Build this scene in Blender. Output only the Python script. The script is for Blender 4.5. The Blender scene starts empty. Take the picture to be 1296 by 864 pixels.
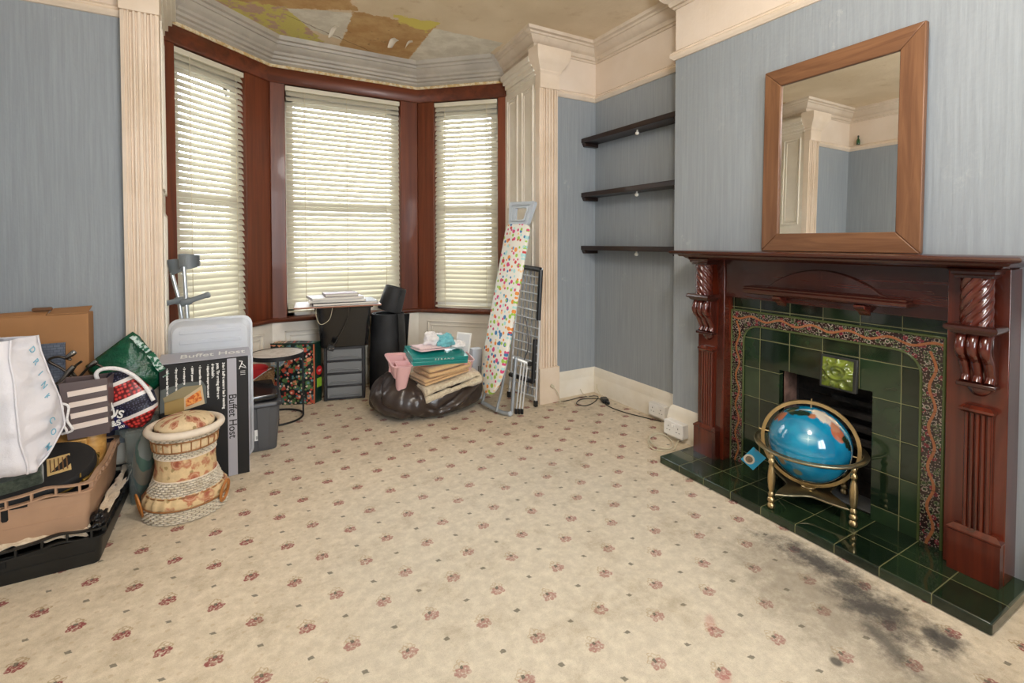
import bpy, bmesh, math, random
from mathutils import Vector, Matrix, Euler, noise as mnoise
random.seed(7)
PI = math.pi
SC = bpy.context.scene
COL = SC.collection
OFF = {}          # root / parent object -> world offset already carried by it

# ------------------------------------------------------------------ mesh builder
def V(*a): return Vector(a)
def rot(axis, deg): return Matrix.Rotation(math.radians(deg), 4, axis)

class MB:
    def __init__(self): self.bm = bmesh.new(); self.M = None; self.mi = 0
    def v(self, p):
        p = Vector(p)
        if self.M is not None: p = self.M @ p
        return self.bm.verts.new(p)
    def f(self, vs):
        try:
            q = self.bm.faces.new(vs); q.material_index = self.mi; return q
        except ValueError: return None
    def box(self, x0, x1, y0, y1, z0, z1):
        a = [self.v((x, y, z)) for z in (z0, z1) for x, y in ((x0, y0), (x1, y0), (x1, y1), (x0, y1))]
        for q in ((3,2,1,0),(4,5,6,7),(0,1,5,4),(1,2,6,5),(2,3,7,6),(3,0,4,7)): self.f([a[i] for i in q])
        return self
    def cbox(self, c, s, R=None):
        old = self.M
        m = Matrix.Translation(Vector(c)) @ (R if R is not None else Matrix.Identity(4))
        self.M = m if old is None else old @ m
        self.box(-s[0]/2, s[0]/2, -s[1]/2, s[1]/2, -s[2]/2, s[2]/2)
        self.M = old; return self
    def prism(self, pts, vec):
        vec = Vector(vec); a = [self.v(p) for p in pts]; b = [self.v(Vector(p)+vec) for p in pts]
        n = len(pts); self.f(a[::-1]); self.f(b)
        for i in range(n): self.f([a[i], a[(i+1)%n], b[(i+1)%n], b[i]])
        return self
    def loft(self, rings, closed=True, cap0=True, cap1=True, loop=False):
        R = [[self.v(p) for p in r] for r in rings]; n = len(rings[0])
        m = n if closed else n-1
        for k in range(len(R) if loop else len(R)-1):
            A, B = R[k], R[(k+1)%len(R)]
            for i in range(m): self.f([A[i], A[(i+1)%n], B[(i+1)%n], B[i]])
        if not loop and closed:
            if cap0: self.f(R[0][::-1])
            if cap1: self.f(R[-1])
        return self
    def tube(self, pts, r, n=8, closed=False, caps=True):
        pts = [Vector(p) for p in pts]; m = len(pts); rings = []
        rr = r if isinstance(r, (list, tuple)) else [r]*m
        up = None
        for i in range(m):
            a = pts[i-1] if (i > 0 or closed) else pts[i]
            b = pts[(i+1)%m] if (i < m-1 or closed) else pts[i]
            t = (b-a).normalized()
            if up is None:
                up = Vector((0,0,1)) if abs(t.z) < .9 else Vector((1,0,0))
            s = t.cross(up)
            if s.length < 1e-5: s = t.orthogonal()
            s.normalize(); up = s.cross(t).normalized()
            rings.append([pts[i] + (s*math.cos(2*PI*k/n) + up*math.sin(2*PI*k/n))*rr[i] for k in range(n)])
        return self.loft(rings, True, caps, caps, loop=closed)
    def lathe(self, c, prof, n=32, R=None, cap=True, fn=None):
        c = Vector(c); rings = []
        for (r, z) in prof:
            ring = []
            for k in range(n):
                a = 2*PI*k/n; q = fn(r, z, a) if fn else r
                p = Vector((q*math.cos(a), q*math.sin(a), z))
                if R is not None: p = R @ p
                ring.append(c+p)
            rings.append(ring)
        return self.loft(rings, True, cap, cap)
    def ball(self, c, r, nu=24, nv=14, s=(1,1,1)):
        prof = []
        c = Vector(c); rings = []
        for j in range(1, nv):
            t = PI*j/nv
            rings.append([c+Vector((r*s[0]*math.sin(t)*math.cos(2*PI*k/nu), r*s[1]*math.sin(t)*math.sin(2*PI*k/nu), -r*s[2]*math.cos(t))) for k in range(nu)])
        R = [[self.v(p) for p in q] for q in rings]
        for A, B in zip(R, R[1:]):
            for i in range(nu): self.f([A[i], A[(i+1)%nu], B[(i+1)%nu], B[i]])
        a = self.v(c-Vector((0,0,r*s[2]))); b = self.v(c+Vector((0,0,r*s[2])))
        for i in range(nu):
            self.f([a, R[0][(i+1)%nu], R[0][i]]); self.f([b, R[-1][i], R[-1][(i+1)%nu]])
        return self
    def grid(self, nu, nv, fn, closeu=False):
        P = [[self.v(fn(u/(nu if closeu else nu-1), w/(nv-1))) for u in range(nu)] for w in range(nv)]
        for w in range(nv-1):
            for u in range(nu if closeu else nu-1):
                self.f([P[w][u], P[w][(u+1)%nu], P[w+1][(u+1)%nu], P[w+1][u]])
        return self
    def sheet(self, nu, nv, fn, th):
        """a cloth / paper surface with thickness"""
        P = [[Vector(fn(u/(nu-1), w/(nv-1))) for u in range(nu)] for w in range(nv)]
        def nrm(w, u):
            a = P[w][min(u+1,nu-1)]-P[w][max(u-1,0)]; b = P[min(w+1,nv-1)][u]-P[max(w-1,0)][u]
            q = a.cross(b); return q.normalized() if q.length > 1e-9 else Vector((0,0,1))
        A = [[self.v(P[w][u]) for u in range(nu)] for w in range(nv)]
        B = [[self.v(P[w][u]-nrm(w,u)*th) for u in range(nu)] for w in range(nv)]
        for w in range(nv-1):
            for u in range(nu-1):
                self.f([A[w][u],A[w][u+1],A[w+1][u+1],A[w+1][u]]); self.f([B[w][u],B[w+1][u],B[w+1][u+1],B[w][u+1]])
        for u in range(nu-1):
            self.f([A[0][u],B[0][u],B[0][u+1],A[0][u+1]]); self.f([A[-1][u],A[-1][u+1],B[-1][u+1],B[-1][u]])
        for w in range(nv-1):
            self.f([A[w][0],A[w+1][0],B[w+1][0],B[w][0]]); self.f([A[w][-1],B[w][-1],B[w+1][-1],A[w+1][-1]])
        return self
    def mould(self, path, prof, closed=False, ghost=(0,0)):
        """sweep a profile [(d into the room on the left, z)] along a plan path with mitred corners"""
        pts = [Vector((p[0], p[1])) for p in path]; n = len(pts); rings = []
        for i in range(n):
            def nor(a, b):
                t = (b-a).normalized(); return Vector((-t.y, t.x))
            if closed or 0 < i < n-1:
                n1 = nor(pts[i-1], pts[i]); n2 = nor(pts[i], pts[(i+1)%n]); m = (n1+n2)/(1+n1.dot(n2))
            elif i == 0: m = nor(pts[0], pts[1])
            else: m = nor(pts[-2], pts[-1])
            if (i == 0 and ghost[0]) or (i == n-1 and ghost[1]): continue
            rings.append([(pts[i].x+m.x*d, pts[i].y+m.y*d, z) for d, z in prof])
        return self.loft(rings, True, True, True, loop=closed)
    def jit(self, fn):
        for q in self.bm.verts: q.co = fn(q.co.copy())
        return self
    def build(self, name, m, parent=None, smooth=None, bevel=0, seg=2, off=None, sub=0, solid=0):
        bm = self.bm
        bmesh.ops.recalc_face_normals(bm, faces=bm.faces[:])
        o0 = Vector(off) if off is not None else (OFF[parent.name] if parent is not None else Vector((0,0,0)))
        if o0.length: bmesh.ops.translate(bm, verts=bm.verts[:], vec=-o0)
        me = bpy.data.meshes.new(name); bm.to_mesh(me); bm.free()
        for q in (m if isinstance(m, (list, tuple)) else [m]): me.materials.append(q)
        if smooth:
            me.polygons.foreach_set('use_smooth', [True]*len(me.polygons))
            if smooth < 180: me.set_sharp_from_angle(angle=math.radians(smooth))
        ob = bpy.data.objects.new(name, me); COL.objects.link(ob)
        if off is not None: ob.location = o0 - (OFF[parent.name] if parent is not None else Vector((0,0,0)))
        if parent is not None: ob.parent = parent
        OFF[ob.name] = o0
        if bevel:
            b = ob.modifiers.new('bevel', 'BEVEL'); b.width = bevel; b.segments = seg; b.limit_method = 'ANGLE'; b.angle_limit = math.radians(40)
            if not smooth:
                me.polygons.foreach_set('use_smooth', [True]*len(me.polygons)); me.set_sharp_from_angle(angle=math.radians(50))
        if sub:
            s = ob.modifiers.new('sub', 'SUBSURF'); s.levels = sub; s.render_levels = sub
        return ob

def thing(name, loc, label, cat, group=None):
    o = bpy.data.objects.new(name, None); COL.objects.link(o); o.location = loc; o.empty_display_size = .1
    OFF[o.name] = Vector(loc); o['label'] = label; o['category'] = cat
    if group: o['group'] = group
    return o
def tag(o, label, cat, group=None):
    o['label'] = label; o['category'] = cat
    if group: o['group'] = group
    return o
def struct(o): o['kind'] = 'structure'; return o
def shell(name):
    o = bpy.data.objects.new(name, None); COL.objects.link(o); OFF[o.name] = Vector((0,0,0)); return struct(o)
def copy_thing(r, loc, label=None, rz=None):
    c = r.copy(); COL.objects.link(c); c.location = loc; OFF[c.name] = Vector(loc)
    if rz is not None: c.rotation_euler = (0,0,rz)
    if label: c['label'] = label
    for ch in list(r.children):
        d = ch.copy(); COL.objects.link(d); d.parent = c
        for g in list(ch.children):
            e = g.copy(); COL.objects.link(e); e.parent = d
    return c
def text(s, name, m, parent, M, size=.1, ext=.0004, align='CENTER', sx=1.0, bold=0):
    cu = bpy.data.curves.new('t', 'FONT'); cu.body = s; cu.size = size; cu.extrude = ext; cu.align_x = align; cu.align_y = 'CENTER'; cu.offset = bold
    t = bpy.data.objects.new('t', cu); COL.objects.link(t)
    dg = bpy.context.evaluated_depsgraph_get(); me = bpy.data.meshes.new_from_object(t.evaluated_get(dg))
    bpy.data.objects.remove(t); bpy.data.curves.remove(cu)
    me.name = name
    me.transform(Matrix.Translation(-OFF[parent.name]) @ M @ Matrix.Diagonal((sx,1,1,1))); me.materials.clear(); me.materials.append(m)
    o = bpy.data.objects.new(name, me); COL.objects.link(o); o.parent = parent; OFF[o.name] = OFF[parent.name]
    return o
def frame_m(o, x, y):
    """4x4 with origin o, x axis, y axis (text plane)"""
    x = Vector(x).normalized(); y = Vector(y); y = (y - x*y.dot(x)).normalized(); z = x.cross(y)
    return Matrix(((x.x,y.x,z.x,o[0]),(x.y,y.y,z.y,o[1]),(x.z,y.z,z.z,o[2]),(0,0,0,1)))
def nz(p, s=1.0, seed=0): return mnoise.noise(Vector(p)*s + Vector((seed*13.1, seed*7.7, seed*3.3)))

# ------------------------------------------------------------------ node expressions
class NT:
    def __init__(self, name):
        self.m = bpy.data.materials.new(name); self.m.use_nodes = True; self.t = self.m.node_tree
        self.t.nodes.clear(); self.out = self.t.nodes.new('ShaderNodeOutputMaterial')
        self.tc = None
    def n(self, ty, **k):
        q = self.t.nodes.new(ty)
        for a, b in k.items(): setattr(q, a, b)
        return q
    def put(self, sock, val):
        if isinstance(val, E): self.t.links.new(val.s, sock)
        elif isinstance(val, (tuple, list)):
            sock.default_value = tuple(val) + ((1.0,) if len(val) == 3 and sock.type == 'RGBA' else ())
        else: sock.default_value = val
    def math(self, op, *a, clamp=False):
        q = self.n('ShaderNodeMath', operation=op); q.use_clamp = clamp
        for i, x in enumerate(a): self.put(q.inputs[i], x)
        return E(self, q.outputs[0])
    def coords(self, kind='Object'):
        if self.tc is None: self.tc = self.n('ShaderNodeTexCoord')
        return E(self, self.tc.outputs[kind])
    def xyz(self, vec=None):
        q = self.n('ShaderNodeSeparateXYZ'); self.put(q.inputs[0], vec if vec is not None else self.coords())
        return [E(self, q.outputs[i]) for i in range(3)]
    def vec(self, x, y, z):
        q = self.n('ShaderNodeCombineXYZ')
        for i, a in enumerate((x, y, z)): self.put(q.inputs[i], a)
        return E(self, q.outputs[0])
    def scale(self, s, vec=None):
        q = self.n('ShaderNodeMapping'); self.put(q.inputs['Vector'], vec if vec is not None else self.coords())
        q.inputs['Scale'].default_value = s if isinstance(s, (tuple, list)) else (s, s, s)
        return E(self, q.outputs[0])
    def noise(self, vec=None, sc=5.0, det=3.0, rough=.5, dist=0.0, col=False):
        q = self.n('ShaderNodeTexNoise'); self.put(q.inputs['Vector'], vec if vec is not None else self.coords())
        q.inputs['Scale'].default_value = sc; q.inputs['Detail'].default_value = det; q.inputs['Roughness'].default_value = rough; q.inputs['Distortion'].default_value = dist
        return E(self, q.outputs['Color' if col else 'Fac'])
    def voro(self, vec=None, sc=5.0, feat='F1', out='Distance', rnd=1.0, dim='3D'):
        q = self.n('ShaderNodeTexVoronoi', feature=feat, voronoi_dimensions=dim); self.put(q.inputs['Vector'], vec if vec is not None else self.coords())
        q.inputs['Scale'].default_value = sc; q.inputs['Randomness'].default_value = rnd
        return E(self, q.outputs[out])
    def ss(self, a, b, x):
        """smoothstep a->b"""
        q = self.n('ShaderNodeMapRange', interpolation_type='SMOOTHSTEP'); q.clamp = True
        if isinstance(a, (int, float)) and isinstance(b, (int, float)) and a > b:
            self.put(q.inputs[0], x); q.inputs[1].default_value = b; q.inputs[2].default_value = a; q.inputs[3].default_value = 1.0; q.inputs[4].default_value = 0.0
        else:
            self.put(q.inputs[0], x); self.put(q.inputs[1], a); self.put(q.inputs[2], b)
        return E(self, q.outputs[0])
    def mix(self, f, a, b):
        q = self.n('ShaderNodeMix', data_type='RGBA'); self.put(q.inputs[0], f); self.put(q.inputs[6], a); self.put(q.inputs[7], b)
        return E(self, q.outputs[2])
    def bump(self, h, strength=.3, dist=.01, normal=None):
        q = self.n('ShaderNodeBump'); q.inputs['Strength'].default_value = strength; q.inputs['Distance'].default_value = dist; self.put(q.inputs['Height'], h)
        if normal is not None: self.put(q.inputs['Normal'], normal)
        return E(self, q.outputs[0])
    def bsdf(self, col=(.5,.5,.5), rough=.5, metal=0.0, nrm=None, coat=0.0, spec=None, trans=0.0, alpha=None, sheen=0.0, sss=0.0):
        q = self.n('ShaderNodeBsdfPrincipled')
        self.put(q.inputs['Base Color'], col); self.put(q.inputs['Roughness'], rough); self.put(q.inputs['Metallic'], metal)
        if nrm is not None: self.put(q.inputs['Normal'], nrm)
        if coat: q.inputs['Coat Weight'].default_value = coat; q.inputs['Coat Roughness'].default_value = .06
        if spec is not None: self.put(q.inputs['Specular IOR Level'], spec)
        if trans: q.inputs['Transmission Weight'].default_value = trans
        if alpha is not None: self.put(q.inputs['Alpha'], alpha)
        if sheen: q.inputs['Sheen Weight'].default_value = sheen
        return E(self, q.outputs[0])
    def mixsh(self, f, a, b):
        q = self.n('ShaderNodeMixShader'); self.put(q.inputs[0], f); self.t.links.new(a.s, q.inputs[1]); self.t.links.new(b.s, q.inputs[2]); return E(self, q.outputs[0])
    def done(self, sh): self.t.links.new(sh.s, self.out.inputs[0]); return self.m
class E:
    def __init__(self, t, s): self.t = t; self.s = s
    def __add__(self, o): return self.t.math('ADD', self, o)
    __radd__ = __add__
    def __sub__(self, o): return self.t.math('SUBTRACT', self, o)
    def __rsub__(self, o): return self.t.math('SUBTRACT', o, self)
    def __mul__(self, o): return self.t.math('MULTIPLY', self, o)
    __rmul__ = __mul__
    def __truediv__(self, o): return self.t.math('DIVIDE', self, o)
    def __neg__(self): return self.t.math('MULTIPLY', self, -1.0)
    def abs(self): return self.t.math('ABSOLUTE', self)
    def floor(self): return self.t.math('FLOOR', self)
    def fract(self): return self.t.math('FRACT', self)
    def sin(self): return self.t.math('SINE', self)
    def sqrt(self): return self.t.math('SQRT', self)
    def min(self, o): return self.t.math('MINIMUM', self, o)
    def max(self, o): return self.t.math('MAXIMUM', self, o)
    def mod(self, o): return self.t.math('FLOORED_MODULO', self, o)
    def lt(self, o): return self.t.math('LESS_THAN', self, o)
    def gt(self, o): return self.t.math('GREATER_THAN', self, o)

def s2l(c): return tuple(((x/255)/12.92 if x/255 <= .04045 else ((x/255+.055)/1.055)**2.4) for x in c)
def plain(name, rgb, rough=.5, metal=0.0, coat=0.0, bump=None, var=0.0, vsc=6.0, spec=None, sheen=0.0):
    """simple surface: sRGB colour, slight noise variation and bump"""
    t = NT(name); c = s2l(rgb)
    col = c
    if var:
        n = t.noise(sc=vsc, det=4)
        col = t.mix(t.ss(.3, .7, n), tuple(x*(1-var) for x in c), tuple(min(1, x*(1+var)) for x in c))
    nr = None
    if bump: nr = t.bump(t.noise(sc=bump[0], det=3), bump[1], bump[2] if len(bump) > 2 else .004)
    return t.done(t.bsdf(col, rough, metal, nr, coat, spec, sheen=sheen))
def clear(name, rgb, amount=.35, rough=.15):
    """thin translucent plastic: part transparent, part milky glossy"""
    t = NT(name); a = t.n('ShaderNodeBsdfTransparent'); a.inputs[0].default_value = s2l(rgb)+(1,)
    p = t.bsdf(s2l(rgb), rough)
    return t.done(t.mixsh(amount, E(t, a.outputs[0]), p))
# ================================================================== materials of the room
def mat_wall(name, axis_y, blue=(151,158,164)):
    t = NT(name); x, y, z = t.xyz(); h = y if axis_y else x
    stria = t.noise(t.vec(h*90.0, z*3.2, 0.0), 1.0, 3, .6)
    stria2 = t.noise(t.vec(h*70.0, z*2.2, 3.0), 1.0, 4, .65)
    emb = t.noise(t.vec(h*60.0, z*46.0, 9.0), 1.0, 2)
    b = s2l(blue)
    col = t.mix(t.ss(.3, .75, stria2), tuple(q*.90 for q in b), tuple(q*1.06 for q in b))
    scuff = t.ss(.60, .74, t.noise(t.vec(h*7.0, z*5.0, 1.0), 1.0, 6, .7)) * t.ss(.45, .7, t.noise(t.vec(h*1.6, z*1.2, 4.0), 1.0, 2))
    col = t.mix(scuff*.5, col, s2l((205,206,204)))
    cn = t.noise(sc=2.2, det=4)
    cream = t.mix(t.ss(.35, .7, cn), s2l((222,206,188)), s2l((233,219,204)))
    up = z.gt(2.372)
    c = t.mix(up, col, cream)
    nr = t.bump(stria*.6+emb*.5+stria2*.4, .45, .0035)
    return t.done(t.bsdf(c, .62, nrm=nr, spec=.35))
def mat_cream(name, a, b, rough=.45, grime=0.0):
    t = NT(name); n = t.noise(sc=3.5, det=5, rough=.6)
    c = t.mix(t.ss(.3, .72, n), s2l(a), s2l(b))
    if grime:
        g = t.ss(.56, .75, t.noise(sc=9, det=6, rough=.7)); c = t.mix(g*grime, c, s2l((150,132,105)))
    return t.done(t.bsdf(c, rough, nrm=t.bump(t.noise(sc=40, det=2), .12, .002)))
def mat_wood(name, a, b, axis, rough=.35, coat=.2, sc=1.0, contrast=(.3, .7)):
    t = NT(name); k = [26.0*sc]*3; k[axis] = 1.6*sc
    v = t.scale(tuple(k)); n = t.noise(v, 1.0, 5, .62, .6); k2 = [90.0*sc]*3; k2[axis] = 3.0*sc
    f = t.noise(t.scale(tuple(k2)), 1.0, 3, .6)
    c = t.mix(t.ss(contrast[0], contrast[1], n), s2l(a), s2l(b))
    c = t.mix(t.ss(.45, .8, f)*.35, c, tuple(q*.5 for q in s2l(a)))
    return t.done(t.bsdf(c, rough, nrm=t.bump(f, .12, .0015), coat=coat))
def mat_carpet():
    t = NT('patterned_carpet'); x, y, z = t.xyz()
    wob = t.noise(sc=60, det=2, col=True); wx, wy, wz = t.xyz(wob)
    xx = x + (wx-.5)*.012; yy = y + (wy-.5)*.012
    u = (xx+yy)*.70711; w = (yy-xx)*.70711
    u = u + w*.008
    U0, V0, PU, PV = 1.618, .86, .1676, .1785
    i = ((u-U0)*(1/PU)+.5).floor(); j = ((w-V0)*(1/PV)+.5).floor()
    par = (i+j).mod(2.0); s = par*2.0-1.0; par2 = j.mod(2.0); s2 = par2*2.0-1.0
    a = u-U0-i*PU - s*.008; b = w-V0-j*PV
    lx = (a-b)*.70711*s2*1.22; ly = ((a+b)*.70711+.006)*1.22
    def blob(px, py, r, sx=1.0, sy=1.0):
        dx = (lx-px)*sx; dy = (ly-py)*sy
        return (dx*dx+dy*dy).sqrt()-r
    def rings(px, py, r, th):
        dx = lx-px; dy = ly-py
        return ((dx*dx+dy*dy).sqrt()-r).abs()-th
    red = blob(.000, .006, .0065)
    for px, py, r in ((.013,.014,.0085),(-.013,.012,.0085),(.017,-.005,.008),(-.016,-.004,.008),(.004,-.012,.006),(.026,.005,.005)):
        red = red.min(rings(px, py, r*.8, .0040))
    red = t.ss(.0022, -.0015, red)
    tan = rings(-.008, .034, .009, .0026)
    for px, py, r in ((.012,.036,.009),(.0,.047,.008),(-.022,.026,.007),(.024,.026,.006)): tan = tan.min(rings(px, py, r*.9, .0024))
    tan = t.ss(.002, -.0015, tan)
    dk = (lx.abs()).max((ly-.020).abs()*.8)-.0055
    dk = t.ss(.0015, -.001, dk)
    # little dark lozenges between the sprigs
    i2 = ((u-U0-PU*.5)*(1/PU)+.5).floor(); j2 = ((w-V0-PV*.5)*(1/PV)+.5).floor()
    a2 = u-U0-PU*.5-i2*PU; b2 = w-V0-PV*.5-j2*PV
    dx2 = (a2-b2)*.70711; dy2 = (a2+b2)*.70711
    loz = (dx2+dy2*.35).abs().max(dy2.abs()*1.15)-.0072
    lozm = t.ss(.0018, -.001, loz); lin = t.ss(.001, -.001, loz+.0055)
    # faint beige specks on the quarter grid
    def speck(P, off):
        aa = ((u-U0)*(1/PU)+off).fract()-.5; bb = ((w-V0)*(1/PV)+off).fract()-.5
        return ((aa*aa*PU*PU+bb*bb*PV*PV)).sqrt()
    a3 = ((u-U0)*(3/PU)+.5).fract()-.5; b3 = ((w-V0)*(3/PV)+.5).fract()-.5
    sp = t.ss(.008, .004, (a3*a3*(PU*PU/9)+b3*b3*(PV*PV/9)).sqrt())
    fine = t.noise(sc=340, det=2); mid = t.noise(sc=26, det=6, rough=.7); big = t.noise(sc=1.7, det=5, rough=.6)
    base = t.mix(t.ss(.3, .75, mid), s2l((206,190,164)), s2l((229,214,190)))
    grey = t.mix(t.ss(.3, .75, mid), s2l((192,182,164)), s2l((216,206,186)))
    # the trodden middle of the room is greyer than the edges
    dxm = x-1.05; dym = (y-1.3)*.8
    mid_m = t.ss(1.35, .55, (dxm*dxm+dym*dym).sqrt() + (big-.5)*.7)
    c = t.mix(mid_m, base, grey)
    faded = 1.0 - mid_m*.35
    c = t.mix(sp*.30*(1.0-mid_m), c, s2l((178,150,110)))
    wear = t.ss(.25, .6, t.noise(sc=90, det=3))
    c = t.mix(tan*.62*faded*wear, c, s2l((150,118,66)))
    c = t.mix(red*.96*faded*(wear*.6+.4), c, s2l((138,44,50)))
    c = t.mix(dk*.8, c, s2l((62,60,50)))
    c = t.mix(lozm*.72, c, s2l((66,66,56))); c = t.mix(lin*.4, c, s2l((140,134,110)))
    # brownish patches, dirt
    dirt = t.ss(.48, .75, t.noise(sc=4.5, det=7, rough=.74))
    c = t.mix(dirt*.46, c, s2l((140,122,92)))
    # soot trodden in front of the hearth
    def smear(px, py, rx, ry, ang):
        ca, sa = math.cos(ang), math.sin(ang)
        dx = (x-px)*ca+(y-py)*sa; dy = (y-py)*ca-(x-px)*sa
        return t.ss(1.25, .1, ((dx*dx)/(rx*rx)+(dy*dy)/(ry*ry)).sqrt() + (t.noise(sc=14, det=6, rough=.75)-.5)*2.2)
    k = smear(1.91, 1.02, .075, .24, .1).max(smear(1.84, .80, .12, .20, -.25)).max(smear(1.86, .62, .08, .06, 0)*1.0).max(smear(1.70,.70,.05,.16,-.5)*.8)
    k2 = smear(1.74, .93, .28, .46, -.2).max(smear(1.62, .55, .3, .3, 0)*.8)
    c = t.mix(k2*.55, c, s2l((112,100,82))); c = t.mix(k*.88, c, s2l((44,43,44)))
    for px, py, r in ((1.865,.652,.024),(1.50,.742,.017)):
        dx = x-px; dy = y-py; c = t.mix(t.ss(r*1.3, r*.6, (dx*dx+dy*dy).sqrt())*.8, c, s2l((48,47,46)))
    for px, py, ang in ((1.30,1.02,.7),(1.16,.86,.4)):
        ca, sa = math.cos(ang), math.sin(ang); dx = (x-px)*ca+(y-py)*sa; dy = (y-py)*ca-(x-px)*sa
        c = t.mix(t.ss(1.1, .4, ((dx*dx)/.0025+(dy*dy)/.0004).sqrt())*.35, c, s2l((176,92,92)))
    c = t.mix((1.0-t.ss(.2, .6, fine))*.22, c, s2l((120,104,78)))
    nr = t.bump(fine*.8+mid*.5, .5, .004)
    return t.done(t.bsdf(c, .95, nrm=nr, spec=.12, sheen=.15))
def mat_ceiling():
    t = NT('peeling_ceiling'); x, y, z = t.xyz()
    n = t.noise(sc=7, det=6, rough=.65); n2 = t.noise(sc=2.0, det=5); art = t.noise(sc=48, det=3)
    wobx = (t.noise(t.vec(x, y, 7.0), 11.0, 5, .7)-.5)*.22
    c = t.mix(t.ss(.3, .75, n2), s2l((216,198,168)), s2l((234,218,192)))
    c = t.mix(t.ss(.55, .75, n)*.35, c, s2l((176,140,92)))
    def poly(pts, jag=1.0):
        m = None; k = len(pts)
        ar = sum(pts[i][0]*pts[(i+1)%k][1]-pts[(i+1)%k][0]*pts[i][1] for i in range(k))
        for i in range(k):
            (x0, y0), (x1, y1) = pts[i], pts[(i+1)%k]; L = math.hypot(x1-x0, y1-y0); sg = 1 if ar > 0 else -1
            d = (x*((y0-y1)*sg/L) + (y*((x1-x0)*sg/L))) + ((-x0*(y0-y1)-y0*(x1-x0))*sg/L)
            m = d if m is None else m.min(d)
        return t.ss(-.004, .006, m + wobx*jag)
    tan = t.mix(t.ss(.3, .7, n), s2l((186,146,98)), s2l((206,172,124)))
    pinkish = t.mix(t.ss(.43, .50, t.noise(sc=6.5, det=5, rough=.65)), s2l((198,166,148)), s2l((212,203,122)))
    white = t.mix(t.ss(.35, .7, n), s2l((214,208,194)), s2l((236,232,220)))
    c = t.mix(poly([(-.5,3.3),(.6,3.2),(.72,3.42),(.30,3.62),(-.5,3.9)], .6), c, tan)
    c = t.mix(poly([(-.5,3.75),(.30,3.60),(.53,3.96),(.78,4.45),(-.4,4.45)], .8), c, pinkish)
    c = t.mix(poly([(.68,3.44),(1.27,3.38),(1.29,4.4),(.74,4.4)], .5), c, tan)
    c = t.mix(poly([(.95,3.36),(1.27,3.32),(1.24,3.52),(1.0,3.44)], .8), c, s2l((220,206,112)))
    c = t.mix(poly([(.30,3.62),(.70,3.46),(.72,3.97),(.49,3.90)], .35), c, white)
    c = t.mix(poly([(1.26,3.42),(1.83,3.40),(1.83,4.2),(1.30,4.35)], .3), c, white)
    spots = t.ss(.66, .74, t.noise(sc=16, det=3))*poly([(.70,3.5),(1.22,3.45),(1.25,4.2),(.8,4.2)])
    c = t.mix(spots*.6, c, s2l((120,96,66)))
    crack = t.ss(.007, .002, (y-3.86-(x-.55)*.55+wobx*.3).abs())*t.ss(.25,.4,x)*t.ss(1.1,.9,x)
    c = t.mix(crack*.8, c, s2l((104,70,40)))
    return t.done(t.bsdf(c, .85, nrm=t.bump(art*.6+n*.6, .5, .006), spec=.2))

M = {}
M['wall_x'] = mat_wall('painted_wallpaper_front', False)
M['wall_y'] = mat_wall('painted_wallpaper_side', True)
M['cream'] = mat_cream('cream_gloss_paint', (224,206,184), (236,220,202), .38, .10)
M['cream_old'] = mat_cream('aged_cream_cornice_paint', (204,188,168), (222,208,190), .5, .35)
M['cream_bay_shaded'] = mat_cream('shaded_cream_cornice_paint', (168,162,152), (190,183,171), .5, .25)  # bay cornice cream with its backlit shade mixed into the colour
M['white_gloss'] = mat_cream('white_gloss_skirting', (228,220,204), (240,234,222), .32, .12)
M['panel_white'] = mat_cream('white_window_panelling', (230,222,208), (240,234,222), .4, .08)
M['brown_z'] = mat_wood('brown_varnished_post', (90,41,22), (126,63,36), 2, .42, .08, .5)
M['brown_x'] = mat_wood('brown_varnished_rail', (82,37,20), (118,58,34), 0, .42, .08, .5)
M['carpet'] = mat_carpet()
M['ceiling'] = mat_ceiling()

# ================================================================== the room shell
XR, XB, XL, YF, YB, ZC = 2.53, 2.37, -1.11, 3.127, -1.60, 2.785
YB0, YB1 = .40, 2.151                         # ends of the chimney breast
FX0, FX1, FZ = 1.027, 1.436, .588             # fire opening (Y range, top)
A_, B_, C_, D_ = (-.39, 3.70), (.225, 4.265), (1.416, 4.265), (2.01, 3.70)

b = MB(); b.prism([(XL-.2,YB-.2,0),(XR+.25,YB-.2,0),(XR+.25,YF+.1,0),(2.2,3.85,0),(1.5,4.45,0),(.15,4.45,0),(-.6,3.85,0),(XL-.2,YF+.1,0)], (0,0,-.12))
struct(b.build('floor', M['carpet']))
b = MB(); b.prism([(XL-.2,YB-.2,ZC),(XR+.25,YB-.2,ZC),(XR+.25,YF+.1,ZC),(2.2,3.85,ZC),(1.5,4.45,ZC),(.15,4.45,ZC),(-.6,3.85,ZC),(XL-.2,YF+.1,ZC)], (0,0,.12))
struct(b.build('ceiling', M['ceiling']))
b = MB(); b.box(XL-.16, XL, YB-.16, YF+.14, 0, ZC); struct(b.build('wall_left', M['wall_y']))
b = MB(); b.box(XR, XR+.16, YB-.16, YF+.14, 0, ZC); struct(b.build('wall_right', M['wall_y']))
b = MB()
for x0, x1, y0, y1, z0, z1 in ((XB, XR, YB0, FX0-.02, 0, ZC), (XB, XR, FX1+.02, YB1, 0, ZC), (XB, XR, FX0-.02, FX1+.02, FZ+.02, ZC)):
    b.box(x0, x1, y0, y1, z0, z1)
struct(b.build('wall_chimney', M['wall_y']))
b = MB(); b.box(XL, -.36, YF, YF+.14, 0, ZC); b.box(1.98, XR, YF, YF+.14, 0, ZC); struct(b.build('wall_front', M['wall_x']))
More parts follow.
